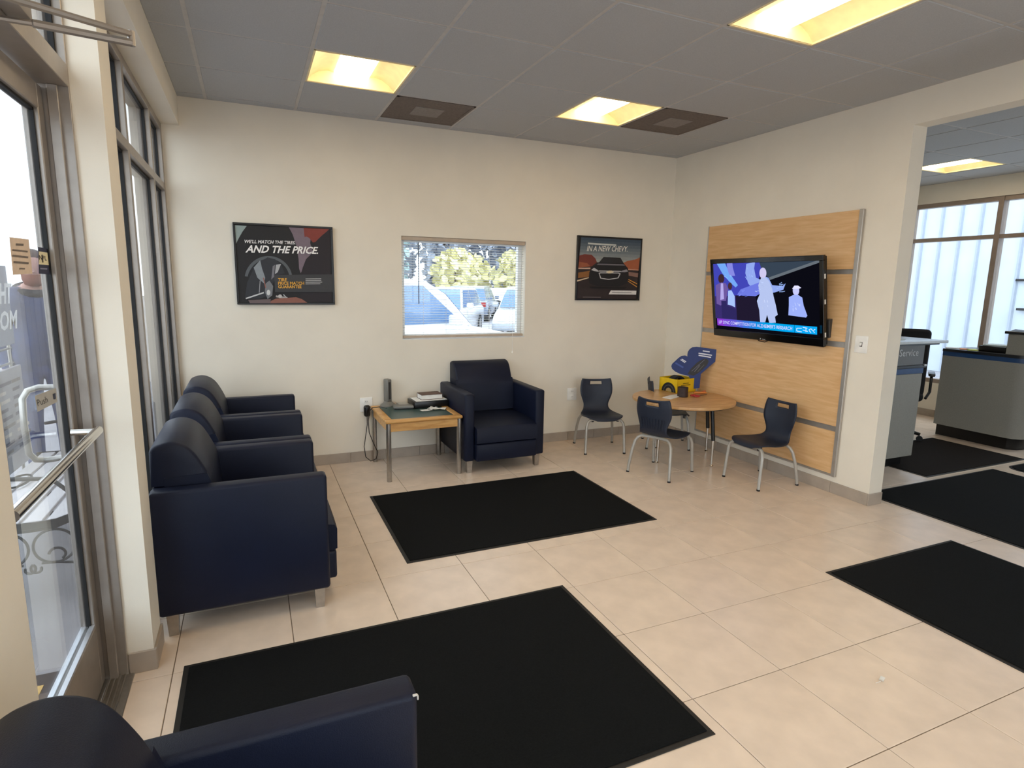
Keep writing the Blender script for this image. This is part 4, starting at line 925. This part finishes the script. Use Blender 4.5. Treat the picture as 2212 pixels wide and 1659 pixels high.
# ribbed metal building beyond the service room window
BX = 11.0
nb_ = thing('metal_building', 'white ribbed metal building outside the service room window', 'building', (BX, 0, GZ))
M_SID = pm('white_metal_siding', rgb(186, 196, 206), .55, noise=(2, .05)); M_RIB = pm('siding_rib', rgb(160, 170, 184), .55)
box('siding', M_SID, nb_, BX, BX + .2, -9, 9.5, GZ, 5.2, world=True)
y = -3.0
while y < 7.5: MB().prism([(BX, y - .035, GZ), (BX - .04, y - .016, GZ), (BX - .04, y + .016, GZ), (BX, y + .035, GZ)], (0, 0, 5.2)).build('rib', M_RIB, nb_, world=True, smooth=0); y += .345
q1, q2 = PX(2195, 605, BX - .05), PX(2196, 668, BX - .05)
cb = thing('wall_conduit', 'pair of thin dark conduits on the white metal building', 'conduit', q1)
for q in (q1, q2): box('conduit', M_IRON, cb, BX - .07, BX - .035, q.y - 1.0, q.y, q.z - .02, q.z + .02, world=True)
# ------------------------------------------------------------------ cars
def car(name, label, x, y, rz, col, group=None, suv=1.0, k=1.0):
    t = thing(name, label, 'car', (x, y, GZ), rz, group)
    body = pm('car_paint_%d_%d_%d' % col, rgb(*col), .25, .1, coat=.6); gl = pm('car_glass', rgb(70, 112, 160), .08, spec=.9); ty = pm('tyre', rgb(24, 24, 25), .8)  # blue of the bright reflected sky put into the glass colour
    hb = .98 * suv; hr = 1.60 * suv; W_ = .90
    low = [(-2.25, .32), (-2.32, .55), (-2.28, .80), (-2.18, hb), (.95, hb), (1.25, hb - .03), (1.95, hb - .16), (2.25, hb - .32), (2.32, .55), (2.25, .30), (1.75, .26), (-1.75, .26)]
    MB().prism([(a, -W_, z) for a, z in low], (0, 2 * W_, 0), .07, 3).build('body', body, t, smooth=50)
    up = [(-2.05, hb - .02), (-1.80, hr - .10), (-1.55, hr - .02), (.20, hr), (.52, hr - .045), (.80, hr - .20), (1.20, hb - .02)]
    v0 = [(a, -W_ + .03, z) for a, z in up]; v1 = []
    for s in (-1, 1):
        for a, z in up: v1.append((a, s * (W_ - .04 - .16 * (z - hb) / (hr - hb)), z))
    n_ = len(up); fs = [list(range(n_)), list(range(2 * n_ - 1, n_ - 1, -1))] + [(i, i + n_, (i + 1) % n_ + n_, (i + 1) % n_) for i in range(n_)]
    m = MB().faces(v1, fs); bmesh.ops.recalc_face_normals(m.bm, faces=m.bm.faces); m.build('cabin', body, t, smooth=40)
    def wp_(a, z, s): return (a, s * (W_ - .04 - .16 * (z - hb) / (hr - hb) + .006), z)
    for s in (-1, 1):
        for a0_, a1_, b0_, b1_ in ((-.35, 1.02, -.35, .44), (-1.35, -.42, -1.35, -.42), (-1.95, -1.42, -1.72, -1.42)):
            q = [wp_(a0_, hb + .03, s), wp_(a1_, hb + .03, s), wp_(b1_, hr - .09, s), wp_(b0_, hr - .09, s)]
            MB().faces(q, [(0, 1, 2, 3) if s > 0 else (3, 2, 1, 0)]).build('side_window', gl, t, smooth=0)
        for wx in (-1.45, 1.45):
            w_ = MB().tube([(wx, s * (W_ - .20), .33), (wx, s * (W_ + .015), .33)], .33, 24).build('wheel', ty, t)
            MB().tube([(wx, s * (W_ + .01), .33), (wx, s * (W_ + .02), .33)], .20, 20).build('rim', M_STEEL, w_)
        MB().box(.72, .86, s * (W_ + .10) - .09, s * (W_ + .10) + .09, hb, hb + .15, .03, 2).build('mirror', body, t)
        MB().box(2.16, 2.30, s * .68 - .16, s * .68 + .16, hb - .36, hb - .24, .03, 2).build('headlight', M_WHITEP, t)
        MB().box(-2.32, -2.22, s * .76 - .10, s * .76 + .10, hb - .28, hb - .08, .02, 2).build('tail_light', pm('tail_red', rgb(150, 24, 22), .3), t)
    MB().faces([(.56, -.68, hr - .055), (.56, .68, hr - .055), (.83, .73, hr - .20), (1.21, .82, hb + .012), (1.21, -.82, hb + .012), (.83, -.73, hr - .20)], [(0, 1, 2, 5), (5, 2, 3, 4)]).build('windshield', gl, t, smooth=0)
    MB().faces([(-1.825, -.70, hr - .10), (-1.825, .70, hr - .10), (-2.06, .82, hb + .01), (-2.06, -.82, hb + .01)], [(3, 2, 1, 0)]).build('rear_window', gl, t, smooth=0)
    return t
car('parked_suv', 'white sport utility vehicle parked right outside the back window', .02, 5.5, math.radians(22), (238, 242, 246), suv=1.015)
lots = [(3.5, 13.4, 240, (232, 236, 240), 'white car parked nose-in in the first row outside'), (6.5, 13.7, 240, (196, 204, 212), 'silver car parked in the first row outside'), (9.5, 14.2, 240, (210, 216, 222), 'light grey car parked in the first row outside, near the right blind edge'),
        (4.6, 21.0, 60, (226, 230, 236), 'white car parked in the second row outside'), (7.6, 22.0, 62, (120, 132, 150), 'slate grey car in the second row outside'), (10.6, 22.8, 60, (220, 226, 232), 'pale silver car in the second row outside'), (13.6, 23.7, 60, (48, 84, 170), 'blue car in the second row outside')]
for x, y, a, c, lb in lots: car('parked_car', lb, x, y, math.radians(a), c, 'cars parked in the lot behind', suv=.92)
wt = thing('white_trailer', 'long low white trailer across the far side of the lot', 'trailer', (9.2, 32, GZ))
box('trailer_body', pm('trailer_white', rgb(236, 240, 242), .5), wt, 5.6, 14.0, 31, 33.2, .5, 1.30, .03, 2, world=True)
for x in (7.0, 12.5): MB().tube([(x, 30.95, .25), (x, 33.2, .25)], .3, 20).build('wheel', M_BLACKP, wt, world=True)
# ------------------------------------------------------------------ trees beyond the lot
def tree(x, y, h, rad, col, label, group, trunk=.14, n=420, low=.18):
    t = thing('tree', label, 'tree', (x, y, GZ), random.random() * 6, group)
    MB().tube([(0, 0, 0), (.05, .03, h * .35), (0, .05, h * .75)], [trunk, trunk * .8, trunk * .3], 8).build('trunk', pm('bark', rgb(112, 100, 92), .9, noise=(8, .3)), t)
    bm = bmesh.new()
    for k in range(n):
        a = random.random() * 6.283; z = random.random(); rr = rad * math.sqrt(random.random()) * (math.sin(math.pi * (.12 + .80 * z)) ** .7)
        c = Vector((rr * math.cos(a), rr * math.sin(a), h * (low + (1 - low) * z))); s_ = rad * (.10 + .10 * random.random())
        n1 = Vector((random.uniform(-1, 1), random.uniform(-1, 1), random.uniform(-.3, 1))).normalized(); u_ = n1.orthogonal().normalized(); v_ = n1.cross(u_)
        bm.faces.new([bm.verts.new(c + u_ * s_ * math.cos(b) + v_ * s_ * .7 * math.sin(b)) for b in (0, 1.1, 2.2, 3.3, 4.4, 5.4)])
    me = bpy.data.meshes.new('foliage'); bm.to_mesh(me); bm.free(); me.materials.append(pm('leaf_%d_%d_%d' % col, rgb(*col), .8, noise=(1.2, .35)))
    o = bpy.data.objects.new('foliage', me); COL.objects.link(o); o.parent = t
for x, y in ((11.6, 36.5), (13.9, 40.2), (16.6, 37), (19.4, 40.5), (22.2, 37.5)): tree(x, y, random.uniform(3.2, 3.9), random.uniform(1.7, 2.1), (224, 219, 166), 'yellow-green bushy tree behind the parked cars', 'yellow-green trees beyond the lot')
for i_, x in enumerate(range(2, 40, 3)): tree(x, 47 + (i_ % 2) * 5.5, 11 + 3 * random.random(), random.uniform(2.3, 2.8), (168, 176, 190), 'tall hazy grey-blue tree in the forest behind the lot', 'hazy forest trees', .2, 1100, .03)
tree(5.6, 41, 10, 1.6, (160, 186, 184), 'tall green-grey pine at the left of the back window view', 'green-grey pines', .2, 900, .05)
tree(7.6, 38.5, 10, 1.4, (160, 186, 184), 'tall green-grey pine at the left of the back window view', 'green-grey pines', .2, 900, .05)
# ------------------------------------------------------------------ iron bench outside the windows
be = thing('iron_bench', 'black scrolled iron bench with pale slats outside the door', 'bench', (-2.5, .95, GZ))
M_BSL = pm('pale_bench_slat', rgb(204, 198, 198), .6)
for k in range(5): box('seat_slat', M_BSL, be, -2.73 + k * .088, -2.73 + k * .088 + .072, .315, 1.62, .415, .432, .003, 1, world=True)
for y in (.30, 1.63):
    MB().tube([(-2.76, y, .405), (-2.60, y - .004, .400), (-2.45, y - .006, .398), (-2.35, y, .402), (-2.29, y + .01, .418), (-2.275, y + .015, .44)], .004, 6).build('end_rail', M_IRON, be, world=True)
    MB().prism([(-2.76, y - .004, .435), (-2.42, y - .004, .430), (-2.34, y - .004, .436), (-2.28, y - .004, .455), (-2.28, y - .004, .415), (-2.34, y - .004, .392), (-2.42, y - .004, .385), (-2.76, y - .004, .385)], (0, .010, 0)).build('end_band', M_IRON, be, world=True, smooth=0)
    def spiral(cx, cz, r0, a0, turns, sx=1, shrink=.55, n=26):
        return [(cx + sx * r0 * (1 - shrink * i / n) * math.cos(a0 + turns * 2 * math.pi * i / n), y, cz + r0 * (1 - shrink * i / n) * math.sin(a0 + turns * 2 * math.pi * i / n)) for i in range(n + 1)]
    for cx, sx in ((-2.535, 1), (-2.355, -1)):
        MB().tube(spiral(cx, .305, .083, 2.6, -.92, sx, .05), .006, 8).tube(spiral(cx - sx * .01, .262, .036, .2, .62, sx, .3), .006, 8).build('scroll', M_IRON, be, world=True)
        MB().tube(spiral(cx + sx * .075, .205, .026, 2.2, .72, -sx, .45), .006, 8).tube([(cx + sx * .055, y, .228), (cx, y, .226), (cx - sx * .10, y, .205), (cx - sx * .16, y, .15)], .006, 8).build('scroll', M_IRON, be, world=True)
    for x in (-2.72, -2.24): MB().tube([(x, y, GZ), (x, y, .41)], .012, 8).build('leg', M_IRON, be, world=True)
    MB().tube([(-2.26, y, .41), (-2.27, y, .55), (-2.34, y, .63), (-2.5, y, .645), (-2.70, y, .62)], .010, 8).build('armrest', M_IRON, be, world=True)
MB().tube([(-2.66 + .05 * math.cos(a), .95 + .12 * math.sin(a), .448) for a in [2 * math.pi * i / 20 for i in range(20)]], .006, 6, True).build('seat_scroll', M_IRON, be, world=True)
# outdoor mat outside the door
om = thing('outdoor_mat', 'dark outdoor mat with tan border lines outside the door', 'mat', (-2.6, -.8, GZ))
box('mat_body', pm('outdoor_mat', rgb(42, 36, 40), .9), om, -3.1, -2.12, -1.5, -.235, GZ, GZ + .012, world=True)
m = MB()
for q in ((-3.02, -2.27, -.335, -.315), (-2.29, -2.27, -1.42, -.335)): m.box(*q, GZ + .0105, GZ + .0135)
m.build('border_line', pm('tan_line', rgb(190, 152, 84), .8), om, world=True)
# literature stand outside: two printed panels on a wire frame
ls = thing('sign_stand', 'wire sign stand with two printed grey panels outside the door', 'sign stand', (-2.95, 1.7, GZ))
box('upper_panel', pm('slate_panel', rgb(120, 126, 142), .6), ls, -2.96, -2.94, 1.15, 2.11, 1.09, 1.61, .003, 1, world=True)
box('lower_panel', pm('grey_panel', rgb(150, 148, 154), .6, noise=(3, .25)), ls, -2.96, -2.94, 1.05, 2.165, .27, .94, .003, 1, world=True)
for y in (1.16, 1.62, 2.08): MB().tube([(-2.97, y, GZ), (-2.97, y, 1.6)], .010, 8).build('wire_post', M_STEEL, ls, world=True)
for z in (.96, 1.06): MB().tube([(-2.97, 1.1, z), (-2.97, 2.12, z)], .008, 8).build('wire_rail', M_STEEL, ls, world=True)
P = Print((-2.94, 0, 0), (1, 0, 0)); wl = flat(214, 214, 216)
P.text('HT', (0, 657), (25, 655), (0, 612), wl, 0, .03).text('OM', (0, 716), (37, 710), (0, 672), wl, 0, .03)
for k in range(9):
    for j in range(3):
        a = .08 + j * .33; wd = random.uniform(.1, .26); y0_ = lerp(1.45, 2.13, a); z_ = .84 - k * .055
        P.k = 5; P.mb.faces([(-2.938, y0_, z_), (-2.938, y0_ + wd, z_), (-2.938, y0_ + wd, z_ + .022), (-2.938, y0_, z_ + .022)], [(0, 1, 2, 3)], P.mi(flat(*random.choice([(60, 62, 84), (96, 88, 84), (190, 180, 170)]))))
P.build('panel_print', ls)
# notices on the door glass
def notice(name, label, px, m, lines):
    c = PX(*px[2], -2.069); t = thing(name, label, 'notice', (-2.069, c.y, c.z)); P = Print((-2.069, 0, 0), (1, 0, 0)); P.poly(px, m)
    for a, b, wd, mm in lines: P.line(a, b, wd, mm)
    return t, P
gy = flat(110, 96, 84)
t, P = notice('paper_notice', 'cream paper notice with printed lines taped to the door glass', [(20, 512), (62, 517), (70, 591), (28, 594)], flat(224, 200, 176), [((34, 528), (51, 529), 5, gy), ((27, 540), (60, 543.5), 3.5, gy), ((27, 552), (61, 556), 4, gy), ((30, 566), (62, 568.5), 4, gy), ((43, 580), (54, 580.5), 3, gy)]); P.build('sheet', t)
t, P = notice('door_sticker', 'navy and cream logo sticker at the edge of the door glass', [(82, 533), (103, 538), (107, 593), (84, 591)], flat(34, 38, 66), []); P.poly([(84, 543), (104, 546), (106, 573), (84, 571)], flat(232, 220, 180)); P.text('NFL', (85, 561), (101, 563), (84.5, 551), flat(40, 36, 34), 0, .02).line((87, 580), (102, 581), 3, flat(140, 140, 160)); P.line((91, 550), (93, 567), 2.4, flat(60, 54, 46)); P.build('sticker', t)
# ------------------------------------------------------------------ person outside the door
pe = thing('person', 'person in a blue jacket and jeans standing outside behind the glass door', 'person', (-2.905, 2.50, GZ), math.radians(-70))
V_ = {'pelvis': (0, 0, .95), 'waist': (0, 0, 1.08), 'chest': (.01, 0, 1.30), 'shl': (0, 0, 1.43), 'neck': (.01, 0, 1.50), 'head0': (.03, 0, 1.56),
      'lsh': (0, .17, 1.42), 'lel': (-.02, .22, 1.14), 'lwr': (.06, .20, .92), 'rsh': (0, -.17, 1.42), 'rel': (-.02, -.22, 1.14), 'rwr': (.06, -.20, .92),
      'lhip': (0, .09, .90), 'lkn': (.02, .10, .50), 'lan': (-.01, .10, .09), 'lto': (.14, .11, .05), 'rhip': (0, -.09, .90), 'rkn': (.03, -.10, .50), 'ran': (0, -.10, .09), 'rto': (.15, -.11, .05)}
Rr = {'pelvis': .15, 'waist': .15, 'chest': .165, 'shl': .12, 'neck': .06, 'head0': .055, 'lsh': .085, 'rsh': .085, 'lel': .06, 'rel': .06, 'lwr': .042, 'rwr': .042, 'lhip': .105, 'rhip': .105, 'lkn': .07, 'rkn': .07, 'lan': .055, 'ran': .055, 'lto': .045, 'rto': .045}
Ed = [('pelvis', 'waist'), ('waist', 'chest'), ('chest', 'shl'), ('shl', 'neck'), ('neck', 'head0'), ('shl', 'lsh'), ('lsh', 'lel'), ('lel', 'lwr'), ('shl', 'rsh'), ('rsh', 'rel'), ('rel', 'rwr'), ('pelvis', 'lhip'), ('lhip', 'lkn'), ('lkn', 'lan'), ('lan', 'lto'), ('pelvis', 'rhip'), ('rhip', 'rkn'), ('rkn', 'ran'), ('ran', 'rto')]
for sd, sy in (('l', 1), ('r', -1)):            # palm and five fingers
    wx = V_[sd + 'wr']; V_[sd + 'pm'] = (wx[0] + .02, wx[1], wx[2] - .07); Rr[sd + 'pm'] = .034; Ed.append((sd + 'wr', sd + 'pm'))
    for f_, (dx_, dy_, ln) in enumerate(((.028, 0, .075), (.012, .0, .085), (-.006, 0, .08), (-.024, 0, .062), (.045, -.01 * sy, .03))):
        a_, b_ = sd + 'f%d' % f_, sd + 'g%d' % f_; bx, by_, bz = V_[sd + 'pm']
        V_[a_] = (bx + dx_, by_ - .008 * sy, bz - ln * .5 - (.0 if f_ < 4 else -.02)); V_[b_] = (bx + dx_ + .012, by_ - .022 * sy, bz - ln); Rr[a_] = .010; Rr[b_] = .008; Ed += [(sd + 'pm', a_), (a_, b_)]
nm_ = list(V_); me = bpy.data.meshes.new('body'); me.from_pydata([V_[k] for k in nm_], [(nm_.index(a), nm_.index(b)) for a, b in Ed], [])
ob = bpy.data.objects.new('body_tmp', me); COL.objects.link(ob); ob.modifiers.new('skin', 'SKIN')
if not me.skin_vertices: 
    bpy.context.view_layer.objects.active = ob
for i, k in enumerate(nm_):
    sv = me.skin_vertices[0].data[i]; sv.radius = (Rr[k], Rr[k] * (1.25 if k in ('pelvis', 'waist', 'chest') else 1)); sv.use_root = (k == 'pelvis')
sb = ob.modifiers.new('sub', 'SUBSURF'); sb.levels = 2; sb.render_levels = 2
dg = bpy.context.evaluated_depsgraph_get(); dg.update(); bme = bpy.data.meshes.new_from_object(ob.evaluated_get(dg)); bpy.data.objects.remove(ob)
bme.name = 'body'; SKN = pm('skin', rgb(186, 142, 128), .6); bme.materials.clear()
for mm in (pm('blue_jacket', rgb(52, 66, 104), .8, noise=(5, .35)), pm('jeans', rgb(58, 70, 112), .85, noise=(14, .2)), SKN, pm('shoe', rgb(40, 36, 34), .7)): bme.materials.append(mm)
for p_ in bme.polygons:
    c = p_.center; p_.use_smooth = True
    hand = abs(c.y) > .14 and c.z < .915 and c.x > .0 and c.z > .6
    p_.material_index = 2 if ((c.z > 1.475 and Vector((c.x - .01, c.y)).length < .085) or hand) else 0 if (c.z > .90 or abs(c.y) > .19) else 1 if c.z > .11 else 3
bo = bpy.data.objects.new('body', bme); COL.objects.link(bo); bo.parent = pe
hd = MB(); hp_ = [(0.001, 1.505), (.045, 1.515), (.066, 1.55), (.078, 1.60), (.082, 1.65), (.076, 1.70), (.055, 1.735), (.02, 1.75), (.001, 1.752)]
hd.lathe(hp_, (.035, 0, 0), 24, sx=1.15, sy=.95)
hd.prism([(.118, -.012, 1.60), (.150, 0, 1.605), (.118, .012, 1.60), (.122, 0, 1.655)], (0, 0, .004))
for s in (-1, 1): hd.lathe([(.001, -.028), (.016, -.015), (.018, .01), (.001, .028)], (.03, s * .080, 1.62), 10, sx=1, sy=.5)
hd.build('head', SKN, pe, smooth=60)
m = MB()
for s in (-1, 1): m.lathe([(.001, -.007), (.010, 0), (.001, .007)], (.118, s * .032, 1.645), 10, sx=.5)
m.build('eyes', flat(40, 30, 26), pe)
box('mouth', flat(150, 80, 74), pe, .112, .122, -.022, .022, 1.567, 1.575, .003, 1)
MB().tube([(.0 + .09 * math.cos(a), .10 * math.sin(a), 1.475 - .03 * math.cos(a)) for a in [2 * math.pi * i / 20 for i in range(20)]], .032, 10, True).build('hood', pm('dark_hood', rgb(34, 34, 42), .85), pe, smooth=60)
hr_ = MB().lathe([(.084, 1.645), (.090, 1.68), (.084, 1.72), (.060, 1.752), (.02, 1.768), (.001, 1.77)], (.022, 0, 0), 24, sx=1.12, sy=.98, cap=False)
hr_.build('hair', pm('brown_hair', rgb(72, 52, 42), .8), pe, smooth=60)
MB().lathe([(.030, 1.50), (.058, 1.515), (.072, 1.55), (.074, 1.585)], (.045, 0, 0), 24, sx=1.15, sy=.95, cap=False).build('beard', pm('beard', rgb(140, 86, 70), .85), pe, smooth=60)
